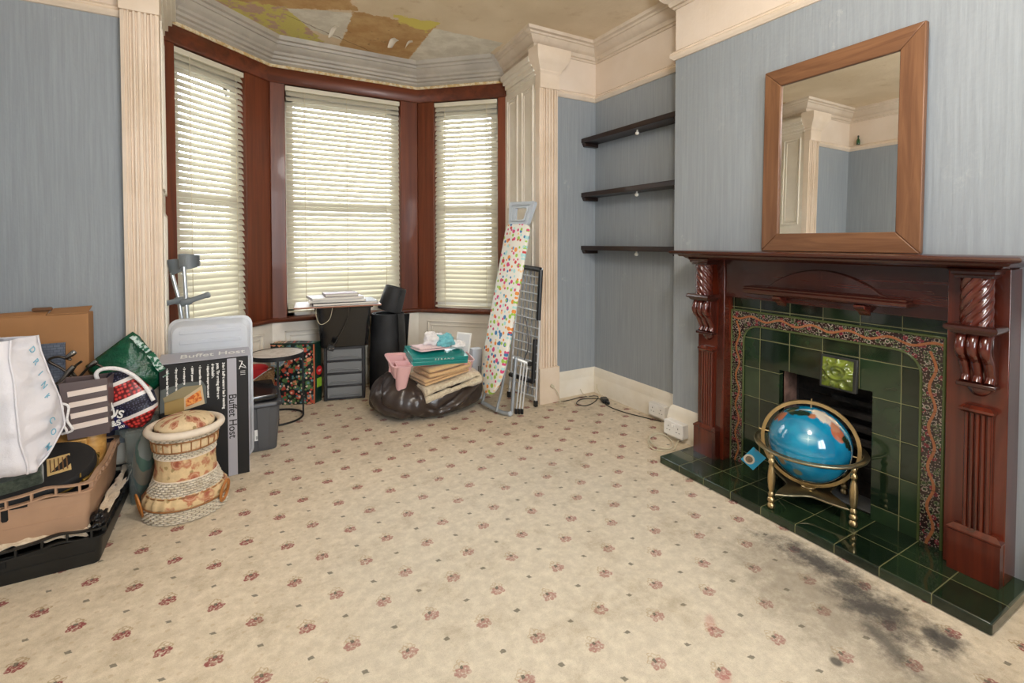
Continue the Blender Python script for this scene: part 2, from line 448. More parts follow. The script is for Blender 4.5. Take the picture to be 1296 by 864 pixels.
# back wall with an unseen window opening added to let in fill light
b = MB(); WX0, WX1, WZ0, WZ1 = .05, 1.35, .70, 2.25
b.box(XL, WX0, YB-.14, YB, 0, ZC); b.box(WX1, XR, YB-.14, YB, 0, ZC); b.box(WX0, WX1, YB-.14, YB, 0, WZ0); b.box(WX0, WX1, YB-.14, YB, WZ1, ZC)
struct(b.build('wall_back', M['wall_x']))

def seg(P, Q, s, d=0.0):
    """point at distance s from P towards Q, moved d to the outside of the bay"""
    t = (Vector(Q)-Vector(P)); L = t.length; t /= L; n = Vector((t.y, -t.x)); p = Vector(P)+t*s+n*d
    return (p.x, p.y)
def slab(mb, P, Q, s0, s1, d0, d1, z0, z1):
    a, c, e, g = seg(P,Q,s0,d0), seg(P,Q,s1,d0), seg(P,Q,s1,d1), seg(P,Q,s0,d1)
    mb.prism([(a[0],a[1],z0),(c[0],c[1],z0),(e[0],e[1],z0),(g[0],g[1],z0)], (0,0,z1-z0))
def ln(P, Q): return (Vector(Q)-Vector(P)).length
SEGS = [(D_, C_), (C_, B_), (B_, A_)]           # going round with the room on the left
# plain bay walling under the sills and over the heads
b = MB()
b.mould([(2.02,3.60), D_, C_, B_, A_, (-.40,3.60)], [(-.03,0),(-.03,.585),(-.20,.585),(-.20,0)])
b.mould([(2.02,3.60), D_, C_, B_, A_, (-.40,3.60)], [(-.03,2.58),(-.03,ZC),(-.20,ZC),(-.20,2.58)])
struct(b.build('wall_bay', M['panel_white']))
# panelling below the sill
b = MB()
b.mould([(2.012,3.68), D_, C_, B_, A_, (-.392,3.68)], [(0,0),(.018,0),(.018,.13),(.006,.15),(0,.16),(0,.585),(-.032,.585),(-.032,0)])
for P, Q in SEGS:
    L = ln(P, Q); k = 2 if L > 1 else 1
    for q in range(k):
        s0 = .09 + q*(L-.09)/k; s1 = s0 + (L-.09)/k - .09
        for d0, w0 in ((0, .0), (1, .035)):
            for (u0, u1, z0, z1) in ((s0+w0, s1-w0, .50-w0, .515-w0), (s0+w0, s1-w0, .22+w0, .235+w0), (s0+w0, s0+w0+.014, .22+w0, .515-w0), (s1-w0-.014, s1-w0, .22+w0, .515-w0)):
                slab(b, P, Q, u0, u1, -.012+d0*.006, .004, z0, z1)
struct(b.build('trim_1', M['panel_white'], bevel=.003))
# sill board and the brown head fascia
b = MB(); b.mould([(2.013,3.68), D_, C_, B_, A_, (-.393,3.68)], [(.030,.592),(.036,.600),(.036,.614),(.028,.622),(-.16,.622),(-.16,.585),(.018,.585)])
struct(b.build('trim_2', M['brown_x'], smooth=50))
b = MB(); b.mould([(2.012,3.68), D_, C_, B_, A_, (-.392,3.68)], [(.0,2.468),(.012,2.468),(.018,2.476),(.018,2.572),(.010,2.585),(-.16,2.585),(-.16,2.468)])
struct(b.build('trim_3', M['brown_x'], smooth=40))
# brown corner posts: two boards meeting on the corner
def post(pts, name):
    mb = MB(); mb.prism([(p[0],p[1],.615) for p in pts], (0,0,1.86)); struct(mb.build(name, M['brown_z'], bevel=.004))
L1 = ln(D_, C_); LC = ln(C_, B_); L3 = ln(B_, A_)
oC = (C_[0]+.085, C_[1]+.20); oB = (B_[0]-.085, B_[1]+.20)
post([seg(D_,C_,L1-.155), seg(D_,C_,L1-.001), oC, seg(D_,C_,L1-.155,.14)], 'trim_4')
post([seg(C_,B_,.001), seg(C_,B_,.155), seg(C_,B_,.155,.14), oC], 'trim_5')
post([seg(C_,B_,LC-.108), seg(C_,B_,LC-.001), oB, seg(C_,B_,LC-.108,.14)], 'trim_6')
post([seg(B_,A_,.001), seg(B_,A_,.225), seg(B_,A_,.225,.14), oB], 'trim_7')
post([seg(D_,C_,.0), seg(D_,C_,.07), seg(D_,C_,.07,.14), seg(D_,C_,.0,.14)], 'trim_8')
post([seg(B_,A_,L3-.075), seg(B_,A_,L3), seg(B_,A_,L3,.14), seg(B_,A_,L3-.075,.14)], 'trim_9')

# panelled reveals (the linings between the room and the bay)
def reveal(P, Q, name, side):
    """P = front edge, Q = window end; lining faces the bay"""
    L = ln(P, Q)
    if side < 0: P, Q = Q, P
    mb = MB(); slab(mb, P, Q, 0, L, 0, .11, 0, ZC)
    f = (lambda s: s) if side > 0 else (lambda s: L-s)
    def sl(s0, s1, d0, d1, z0, z1):
        a, c = sorted((f(s0), f(s1))); slab(mb, P, Q, a, c, d0, d1, z0, z1)
    for z0, z1 in ((1.50, 2.42), (.62, 1.38), (.20, .54)):
        for s0, s1 in ((.05, .25), (.33, .53)):
            for w0, dd in ((0, -.010), (.028, -.005)):
                a0, a1, c0, c1 = s0+w0, s1-w0, z0+w0, z1-w0
                sl(a0, a1, dd, .002, c1-.014, c1); sl(a0, a1, dd, .002, c0, c0+.014)
                sl(a0, a0+.012, dd, .002, c0, c1); sl(a1-.012, a1, dd, .002, c0, c1)
    sl(0, L, -.018, .002, 0, .12)
    for z0, z1, d in ((2.47, 2.50, .014), (2.50, 2.535, .030), (2.535, 2.565, .050), (2.565, 2.61, .070)): sl(0, L-.06, -d, .002, z0, z1)
    struct(mb.build(name, M['panel_white'], bevel=.003))
reveal((1.961, 3.118), (2.008, 3.70), 'trim_10', 1)
reveal((-.341, 3.118), (-.388, 3.70), 'trim_11', -1)

# fluted pilasters with their plinth, block and flared capital
def pilaster(x0, x1, name):
    mb = MB(); yb = YF-.001; yf = 3.062
    n = 120; pts = []
    for k in range(n+1):
        s = k/n; x = x0 + (x1-x0)*s
        g = 0
        for c, w, dpt in ((.14,.07,.012),(.27,.10,.020),(.42,.07,.014),(.58,.07,.014),(.73,.10,.020),(.86,.07,.012)):
            if abs(s-c) < w*.5: g = max(g, dpt)
        if s < .06 or s > .94: g = .008
        pts.append((x, yf+g, .27))
    pts = [(x0, yb, .27)] + pts + [(x1, yb, .27)]
    mb.prism(pts, (0,0,2.10))
    mb.box(x0-.008, x1+.006, 3.048, yb, 0, .27)
    mb.box(x0-.004, x1+.004, 3.055, yb, 2.37, 2.475)
    xm = (x0+x1)/2; hw = (x1-x0)/2
    rings = []
    for z, o in ((2.475,.004),(2.490,.012),(2.500,.012),(2.53,.032),(2.545,.040),(2.552,.046),(2.575,.060),(2.61,.066),(2.652,.066)):
        rings.append([(xm-hw-o, yb, z),(xm-hw-o, 3.058-o, z),(xm+hw+o, 3.058-o, z),(xm+hw+o, yb, z)])
    mb.loft(rings)
    struct(mb.build(name, M['cream'], smooth=22))
pilaster(1.957, 2.121, 'trim_12'); pilaster(-.493, -.337, 'trim_13')

# cornice, picture rail, skirting
corn = [(0,2.655),(.010,2.655),(.014,2.668),(.026,2.672),(.032,2.685),(.034,2.697),(.050,2.703),(.066,2.718),(.078,2.738),(.082,2.744),(.092,2.746),(.098,2.758),(.118,2.764),(.124,2.785),(0,2.785)]
b = MB(); b.mould([(XR,YB),(XR,YB0),(XB,YB0),(XB,YB1),(XR,YB1),(XR,YF),(1.957,YF),(2.008,3.70),C_], corn, ghost=(0,1)); struct(b.build('trim_14', M['cream_old'], smooth=28))
b = MB(); b.mould([B_,(-.388,3.70),(-.337,YF),(XL,YF),(XL,YB)], corn, ghost=(1,0)); struct(b.build('trim_15', M['cream_old'], smooth=28))
cbay = [(0,2.61),(.012,2.61),(.02,2.618),(.03,2.622),(.034,2.636),(.055,2.642),(.060,2.66),(.078,2.668),(.084,2.685),(.100,2.695),(.118,2.72),(.122,2.728),(.134,2.73),(.140,2.748),(.160,2.754),(.166,2.785),(0,2.785)]
b = MB(); b.mould([(1.957,YF), (2.008,3.70), C_, B_, (-.388,3.70), (-.337,YF)], cbay, ghost=(1,1)); struct(b.build('trim_16', M['cream_bay_shaded'], smooth=28))
t_ = NT('torn_lining_paper'); n_ = t_.noise(sc=28, det=5, rough=.7); M['torn'] = t_.done(t_.bsdf(t_.mix(t_.ss(.42,.58,n_), s2l((206,176,122)), s2l((228,216,186))), .8, nrm=t_.bump(n_, .6, .004)))
b = MB(); b.mould([(2.008,3.69), D_, C_, B_, A_, (-.388,3.69)], [(0,2.583),(.020,2.583),(.024,2.59),(.020,2.606),(0,2.61)]); struct(b.build('trim_17', M['torn']))
rail = [(0,2.345),(.010,2.347),(.016,2.356),(.024,2.362),(.028,2.372),(.022,2.382),(.026,2.388),(.020,2.396),(.010,2.402),(0,2.404)]
b = MB(); b.mould([(XR,YB),(XR,YB0),(XB,YB0),(XB,YB1),(XR,YB1),(XR,YF),(2.122,YF)], rail); struct(b.build('trim_18', M['cream'], smooth=40))
b = MB(); b.mould([(-.494,YF),(XL,YF),(XL,YB)], rail); struct(b.build('trim_19', M['cream'], smooth=40))
skirt = [(0,0),(.024,0),(.024,.128),(.020,.136),(.022,.146),(.017,.158),(.018,.170),(.010,.182),(.008,.192),(0,.200)]
b = MB(); b.mould([(XR,YB),(XR,YB0),(XB,YB0),(XB,.545)], skirt); struct(b.build('baseboard_right', M['white_gloss'], smooth=40))
b = MB(); b.mould([(XB,1.93),(XB,YB1),(XR,YB1),(XR,YF),(2.127,YF)], skirt); struct(b.build('baseboard_alcove', M['white_gloss'], smooth=40))
b = MB(); b.mould([(-.501,YF),(XL,YF),(XL,YB)], skirt); struct(b.build('baseboard_left', M['white_gloss'], smooth=40))

# ------------------------------------------------------------------ windows and blinds
t_ = NT('window_glass'); tr = t_.n('ShaderNodeBsdfTransparent'); gl = t_.n('ShaderNodeBsdfGlossy'); gl.inputs['Roughness'].default_value = .02
fr = t_.n('ShaderNodeFresnel'); fr.inputs[0].default_value = 1.45
M['glass'] = t_.done(t_.mixsh(E(t_, fr.outputs[0]), E(t_, tr.outputs[0]), E(t_, gl.outputs[0])))
M['sash'] = plain('white_sash_paint', (236,234,228), .35)
t_ = NT('cream_blind_slat'); d_ = t_.bsdf(s2l((212,207,190)), .40); tl = t_.n('ShaderNodeBsdfTranslucent'); tl.inputs[0].default_value = s2l((236,236,228))+(1,)
M['slat'] = t_.done(t_.mixsh(.20, d_, E(t_, tl.outputs[0])))
M['blind'] = plain('cream_blind_metal', (222,216,196), .4)
M['cord'] = plain('cream_blind_cord', (222,214,190), .8)
def window(P, Q, s0, s1, name):
    w = shell(name)
    mb = MB(); d0, d1 = .075, .135
    for a, c, z0, z1 in ((s0-.02, s0+.065, .60, 2.49), (s1-.065, s1+.02, .60, 2.49), (s0, s1, .60, .70), (s0, s1, 2.345, 2.49)): slab(mb, P, Q, a, c, d0, d1, z0, z1)
    mb.build('window_frame', M['sash'], w, bevel=.004)
    mb = MB(); slab(mb, P, Q, s0+.065, s1-.065, d0+.01, d1-.01, 1.50, 1.555)
    mb.build('meeting_rail', M['sash'], w, bevel=.004)
    for z0, z1 in ((.70, 1.50), (1.555, 2.345)):
        mb = MB(); slab(mb, P, Q, s0+.065, s1-.065, .102, .106, z0, z1); mb.build('pane', M['glass'], w)
def blind(P, Q, s0, s1, zb, label, rise=0.0, dist=0.0, rng=1, kinks=()):
    p = seg(P, Q, (s0+s1)/2, .01)
    r = thing('venetian_blind', (p[0], p[1], 2.46), label, 'window blind', 'venetian blinds in the bay window')
    t = (Vector(Q)-Vector(P)).normalized(); t3 = Vector((t.x, t.y, 0)); nin = Vector((-t.y, t.x, 0)); o3 = Vector((*seg(P,Q,0), 0))
    mb = MB(); slab(mb, P, Q, s0, s1, .008, .046, 2.425, 2.462); mb.build('headrail', M['blind'], r, bevel=.003)
    R = random.Random(rng); mb = MB(); pit = .0415; z = 2.405; k = 0; wd = .047; L = s1-s0-.012
    while z > zb+.03:
        base = math.radians(57 + 1.5*math.sin(k*.35) + R.uniform(-1, 1))
        near = max(0.0, 1-(z-zb)/.32)
        dzr = rise*near*near; sag = 0.0; tw = R.uniform(-.012, .012)
        for kz, ka in kinks:
            if abs(z-kz) < .05: tw += ka
        rings = []
        m = 13
        for q in range(m):
            u = q/(m-1); s = s0+.006+L*u
            ang = base + tw*(u-.5)*2 + dist*near*math.sin(u*5+k)*.5
            zc = z + dzr*u**1.6 + 0
            ring = []
            for v in range(5):
                w = (v/4-.5)*wd; cv = .0045*(1-(2*v/4-1)**2)
                dn = w*math.cos(ang) - cv*math.sin(ang)*-1; dz = -w*math.sin(ang) + cv*math.cos(ang)
                ring.append(o3 + t3*s + nin*(dn-.027) + Vector((0,0,zc+dz)))
            for v in range(4, -1, -1):
                w = (v/4-.5)*wd; cv = .0045*(1-(2*v/4-1)**2)-.0009
                dn = w*math.cos(ang) + cv*math.sin(ang); dz = -w*math.sin(ang) + cv*math.cos(ang)
                ring.append(o3 + t3*s + nin*(dn-.027) + Vector((0,0,zc+dz)))
            rings.append(ring)
        mb.loft(rings); z -= pit; k += 1
    mb.build('slat_panel', M['slat'], r, smooth=60)
    mb = MB(); rings = []
    for q in range(9):
        u = q/8; zc = zb + rise*u**1.6; c = o3 + t3*(s0+.006+L*u) + nin*-.027
        rings.append([c+nin*.021+Vector((0,0,zc)), c+nin*.021+Vector((0,0,zc+.014)), c-nin*.021+Vector((0,0,zc+.014)), c-nin*.021+Vector((0,0,zc))])
    mb.loft(rings); mb.build('bottom_rail', M['blind'], r, smooth=50)
    for u in ((.14, .5, .86) if L > .7 else (.16, .84)):
        zc = zb + rise*u**1.6; c = o3 + t3*(s0+L*u) + nin*.002
        mb = MB(); mb.tube([c+Vector((0,0,2.43)), c+Vector((0,0,1.6)), c+Vector((0,0,zc+.01))], .0022, 6); mb.build('ladder_cord', M['cord'], r)
window(D_, C_, .09, L1-.155, 'window_1'); window(C_, B_, .155, LC-.108, 'window_2'); window(B_, A_, .225, L3-.09, 'window_3')
blind(D_, C_, .078, L1-.158, .640, 'narrow cream venetian blind in the right-hand bay window, beside the ironing board', rng=2)
blind(C_, B_, .160, LC-.112, .655, 'wide cream venetian blind in the middle bay window, its bottom corner lifted', rise=0.0, dist=.12, rng=3, kinks=((1.03,.10),(.99,-.08)))
blind(B_, A_, .229, L3-.080, .650, 'narrow cream venetian blind in the left-hand bay window, behind the grey crutches', rng=4, kinks=((1.30,.06),))
# frame and panes of the added fill window behind the camera
w = shell('fill_window'); b = MB()
for x0, x1, z0, z1 in ((WX0,WX0+.06,WZ0,WZ1),(WX1-.06,WX1,WZ0,WZ1),(WX0,WX1,WZ0,WZ0+.06),(WX0,WX1,WZ1-.06,WZ1),(.67,.73,WZ0,WZ1)): b.box(x0,x1,YB-.11,YB-.05,z0,z1)
b.build('window_frame', M['sash'], w)
for x0, x1 in ((WX0+.06,.67),(.73,WX1-.06)):
    b = MB(); b.box(x0, x1, YB-.082, YB-.078, WZ0+.06, WZ1-.06); b.build('pane', M['glass'], w)
# street level outside
b = MB(); b.box(-14, 16, 4.8, 24, -.5, -.4); struct(b.build('ground', plain('pale_pavement', (196,192,184), .9)))
# ================================================================== the fireplace
M['mahog_z'] = mat_wood('polished_mahogany_upright', (40,13,8), (76,27,16), 2, .26, .5, .6)
M['mahog_y'] = mat_wood('polished_mahogany_rail', (38,13,9), (70,26,17), 1, .25, .5, .6)
M['mahog_p'] = mat_wood('red_mahogany_pilaster', (56,18,9), (98,36,18), 2, .26, .5, .35)
M['mahog'] = plain('polished_mahogany_carving', (76,26,16), .24, coat=.6, var=.18, vsc=14)
def mat_tiles(name, oy, oz, ox=None, rows=None, gy=.1538, face='x'):
    """glazed bottle-green tiles with olive grout on a square grid (offsets in local coordinates)"""
    t = NT(name); x, y, z = t.xyz()
    h = z if ox is None else x
    oh = oz if ox is None else ox
    fy = ((y-oy)*(1/gy)); iy = fy.floor(); dy = ((fy+.5).fract()-.5).abs()*gy
    if rows is None:
        fz = ((h-oh)*(1/gy)); iz = fz.floor(); dz = ((fz+.5).fract()-.5).abs()*gy
    else:
        iz = h.gt(rows); dz = (h-rows).abs()
    d = dy.min(dz)
    rnd = t.n('ShaderNodeTexWhiteNoise', noise_dimensions='3D'); t.put(rnd.inputs['Vector'], t.vec(iy, iz, 1.0)); r = E(t, rnd.outputs['Value'])
    n = t.noise(sc=9, det=3)
    c = t.mix(t.ss(.25, .8, n*.6+r*.4), s2l((18,30,19)), s2l((40,58,36)))
    g = t.ss(.0020, .0010, d)
    c = t.mix(g, c, s2l((112,110,72)))
    hgt = t.ss(.0, .006, d)
    wav = t.noise(sc=14, det=1)
    ro = t.math('ADD', g*.5, .07)
    return t.done(t.bsdf(c, ro, nrm=t.bump(hgt+wav*.35, .35, .002), coat=.3))
TR = (2.33, 1.232, .0418)
ins = thing('tiled_fireplace_insert', TR, 'dark green glazed tile fireplace surround with a floral tile arch and black grate opening', 'fireplace')
M['tile_field'] = mat_tiles('green_glazed_wall_tiles', 1.079-TR[1], .413-TR[2])
b = MB()
for y0, y1, z0, z1 in ((.74, FX0, TR[2], .95), (FX1, 1.72, TR[2], .95), (FX0, FX1, FZ, .95)): b.box(2.33, 2.369, y0, y1, z0, z1)
b.build('tile_field', M['tile_field'], ins)
def arch(o, ya, yb, zt, r, n=8):
    """outline of an arch-shaped opening, inset o, from bottom right up and over to bottom left"""
    pts = [(ya+o, TR[2])]
    cy, cz = ya+o+r, zt-o-r
    for k in range(n+1):
        a = PI - PI/2*k/n; pts.append((cy+r*math.cos(a), cz+r*math.sin(a)))
    cy = yb-o-r
    for k in range(n+1):
        a = PI/2 - PI/2*k/n; pts.append((cy+r*math.cos(a), cz+r*math.sin(a)))
    pts.append((yb-o, TR[2])); return pts
def square(o, ya, yb, zt, n=8):
    pts = [(ya+o, TR[2])] + [(ya+o, zt-o)]*(n+1) + [(yb-o, zt-o)]*(n+1) + [(yb-o, TR[2])]
    # fan the doubled corner points so that faces stay sound
    return pts
t = NT('floral_border_tiles'); x, y, z = t.xyz()
yy, zz = y+TR[1], z+TR[2]
c = s2l((46,28,26)); n = t.noise(sc=220, det=2)
yc = .822; yc2 = 1.666; zc = .823
wv = (zz*(2*PI/.155)).sin()*.010; wh = (yy*(2*PI/.155)).sin()*.010
isv = t.math('MAXIMUM', yy.lt(.85), yy.gt(1.64))*zz.lt(.80)
d1 = (yy-yc-wv).abs().min((yy-yc2-wv).abs()); d2 = (zz-zc-wh).abs()
dv = d1*isv + d2*(1.0-isv)
vn = t.voro(t.vec(yy, zz, 0.0), 44, 'F1', dim='2D'); vr = (vn-.34).abs()
vc = t.voro(t.vec(yy, zz, 0.0), 44, 'F1', 'Color', dim='2D'); cr, cg, cb = t.xyz(vc)
ringc = t.mix(cr.gt(.62), s2l((84,92,62)), s2l((140,128,116))); ringc = t.mix(cg.gt(.82), ringc, s2l((122,50,56)))
fill = t.mix(cb.gt(.5), s2l((30,26,24)), s2l((44,58,36))); fill = t.mix(cg.gt(.85), fill, s2l((96,34,42)))
col = t.mix(t.ss(.30, .22, vn), c, fill); col = t.mix(t.ss(.10, .045, vr), col, ringc)
v2 = t.voro(t.vec(yy, zz, 0.0), 97, 'F1', dim='2D'); col = t.mix(t.ss(.26, .16, v2)*.75, col, s2l((150,138,126)))
col = t.mix(t.ss(.0062, .0040, dv)*.95, col, s2l((150,92,56)))
tj = (((zz-.413)*(1/.1538)+.5).fract()-.5).abs()*.1538; tj2 = (((yy-1.079)*(1/.1538)+.5).fract()-.5).abs()*.1538
tj = tj*isv + tj2*(1.0-isv)
col = t.mix(t.ss(.0016, .0008, tj)*.6, col, s2l((40,34,26)))
M['border'] = t.done(t.bsdf(col, .14, nrm=t.bump(t.ss(.10,.04,vr)+t.ss(.008,.003,dv), .5, .003), coat=.3))
b = MB(); YA, YBd, ZT = .786, 1.705, .858
outer = square(0, YA, YBd, ZT); inner = arch(.073, YA, YBd, ZT, .085)
outer = [outer[0]] + [((YA, ZT-.16+.16*min(1, k/4)) if k <= 4 else (YA+.16*(k-4)/4, ZT)) for k in range(9)] + [((YBd-.16+.16*min(1, k/4), ZT) if k <= 4 else (YBd, ZT-.16*(k-4)/4)) for k in range(9)] + [outer[-1]]
P0 = [b.v((2.326, p[0], p[1])) for p in outer]; P1 = [b.v((2.326, p[0], p[1])) for p in inner]
Q0 = [b.v((2.3305, p[0], p[1])) for p in outer]; Q1 = [b.v((2.3305, p[0], p[1])) for p in inner]
for k in range(len(outer)-1):
    b.f([P0[k], P0[k+1], P1[k+1], P1[k]]); b.f([P0[k], Q0[k], Q0[k+1], P0[k+1]]); b.f([P1[k], P1[k+1], Q1[k+1], Q1[k]])
b.build('floral_border', M['border'], ins)
M['bead'] = plain('olive_glazed_bead', (70,80,44), .12, coat=.4)
for pts, r in ((outer, .006), (inner, .0055)):
    b = MB(); b.tube([(2.326, p[0], p[1]) for p in pts], r, 8); b.build('border_bead', M['bead'], ins, smooth=60)
# loose hood tile with a moulded rosette
t = NT('olive_relief_tile'); x, y, z = t.xyz(); n = t.noise(sc=24, det=4)
M['hood'] = t.done(t.bsdf(t.mix(t.ss(.3,.7,n), s2l((62,74,22)), s2l((120,134,50))), .12, nrm=t.bump(n, .3, .004), coat=.4))
M['slate'] = plain('dark_tile_edge', (44,44,42), .5)
HM = Matrix.Translation((2.318, 1.156, .638)) @ rot('Y', 4)
b = MB(); b.M = HM; b.box(-.006, .010, -.076, .076, -.073, .073); hood = b.build('hood_tile', M['slate'], ins, bevel=.002)
b = MB(); b.M = HM
def hz(u, w):
    yy, zz = (u-.5)*.128, (w-.5)*.128; rr = math.hypot(yy/.042, (zz-.006)/.030)
    h = .004+.015*math.exp(-((rr-1)/.28)**2)+.010*math.exp(-((rr-.45)/.16)**2)
    a = math.atan2(zz, yy)
    if rr > 1.15: h += .010*max(0, math.sin(a*9))*math.exp(-((math.hypot(yy,zz)-.054)/.011)**2)
    return (-.008-h, yy, zz)
b.grid(36, 36, hz); b.build('rosette_relief', M['hood'], ins, smooth=180)
# fire opening
t = NT('sooty_brick'); x, y, z = t.xyz(); n = t.noise(sc=16, det=6, rough=.7)
bl = ((z*(1/.072)).fract()-.5).abs(); m_ = t.ss(.44, .49, bl)
c = t.mix(t.ss(.35,.7,n), s2l((14,12,11)), s2l((44,36,30))); c = t.mix(m_*.35, c, s2l((70,62,54)))
M['soot'] = t.done(t.bsdf(c, .85, nrm=t.bump(n-m_*.8, .8, .012)))
M['jamb'] = plain('scorched_brick_jamb', (112,84,72), .85, bump=(30,.7,.01), var=.4, vsc=18)
fb = MB()
fb.box(2.36, 2.529, FX1, FX1+.018, .0, FZ+.018); fb.box(2.36, 2.529, FX0-.018, FX0, .0, FZ+.018); fb.box(2.36, 2.529, FX0-.018, FX1+.018, FZ, FZ+.018)
fb.box(2.50, 2.529, FX0, FX1, .0, FZ)
for z in (.30,.36,.42,.48): fb.box(2.44, 2.505, FX0, FX0+.22, z, z+.022)
fb.build('firebox', M['soot'], ins)
fb = MB(); fb.box(2.37, 2.47, FX1-.006, FX1-.0005, .042, FZ); fb.build('brick_jamb', M['jamb'], ins)
fb = MB(); fb.prism([(2.372, FX0+.002, .042), (2.499, FX0+.002, .042), (2.499, FX1-.008, .042), (2.372, FX1-.008, .042)], (0,0,.006)); fb.build('firebox_floor', plain('grey_ash_plate', (92,92,90), .6, var=.3), ins)

# tiled hearth
HR = (2.19, 1.232, 0)
hr = thing('tiled_hearth', HR, 'dark green glazed tile hearth slab on the carpet in front of the fireplace', 'hearth')
M['hearth'] = mat_tiles('green_glazed_hearth_tiles', 1.624-HR[1], 0, ox=0, rows=2.157-HR[0])
b = MB(); b.box(2.010, 2.369, .5496, 1.915, .0015, .0418); b.build('hearth_tiles', M['hearth'], hr, bevel=.006, seg=3)

# mahogany surround
MR = (2.32, 1.232, .0418)
mp = thing('mantelpiece', MR, 'carved dark mahogany fire surround with twisted columns and a moulded mantel shelf', 'mantelpiece')
b = MB(); rings = []
for z, o in ((1.130,.075),(1.136,.062),(1.142,.056),(1.144,.040),(1.152,.034),(1.155,.012),(1.160,.003),(1.166,0),(1.172,.003),(1.176,.010)):
    rings.append([(2.369, .527+o, z), (2.100+o, .527+o, z), (2.100+o, 1.947-o, z), (2.369, 1.947-o, z)])
b.loft(rings); b.build('mantel_shelf', M['mahog_y'], mp, smooth=30)
b = MB(); b.box(2.272, 2.369, .745, 1.72, .930, 1.131); b.build('header_panel', M['mahog_y'], mp, bevel=.003)
b = MB(); rings = []
for z, o in ((.962,.030),(.968,.012),(.975,.006),(.986,.004),(.990,.010),(.998,.006),(1.002,.012)):
    rings.append([(2.273, .861+o, z), (2.205+o, .861+o, z), (2.205+o, 1.567-o, z), (2.273, 1.567-o, z)])
b.loft(rings); b.build('small_shelf', M['mahog_y'], mp, smooth=30)
b = MB(); pts = []
for k in range(17):
    u = k/16; yv = .975+.475*u; zv = 1.010 + .088*math.sin(PI*min(1,max(0,(u*1.0))))**.8
    pts.append((2.258, yv, zv))
pts = [(2.258, .945, 1.000)] + pts + [(2.258, 1.48, 1.000)]
b.prism(pts, (.0165,0,0)); b.build('arched_crest', M['mahog_y'], mp, bevel=.004)
for yv in (1.035, 1.391):
    b = MB(); b.prism([(2.273,yv-.022,.962),(2.215,yv-.022,.962),(2.225,yv-.022,.945),(2.25,yv-.022,.935),(2.273,yv-.022,.915)], (0,.044,0)); b.build('shelf_bracket', M['mahog'], mp, bevel=.003)
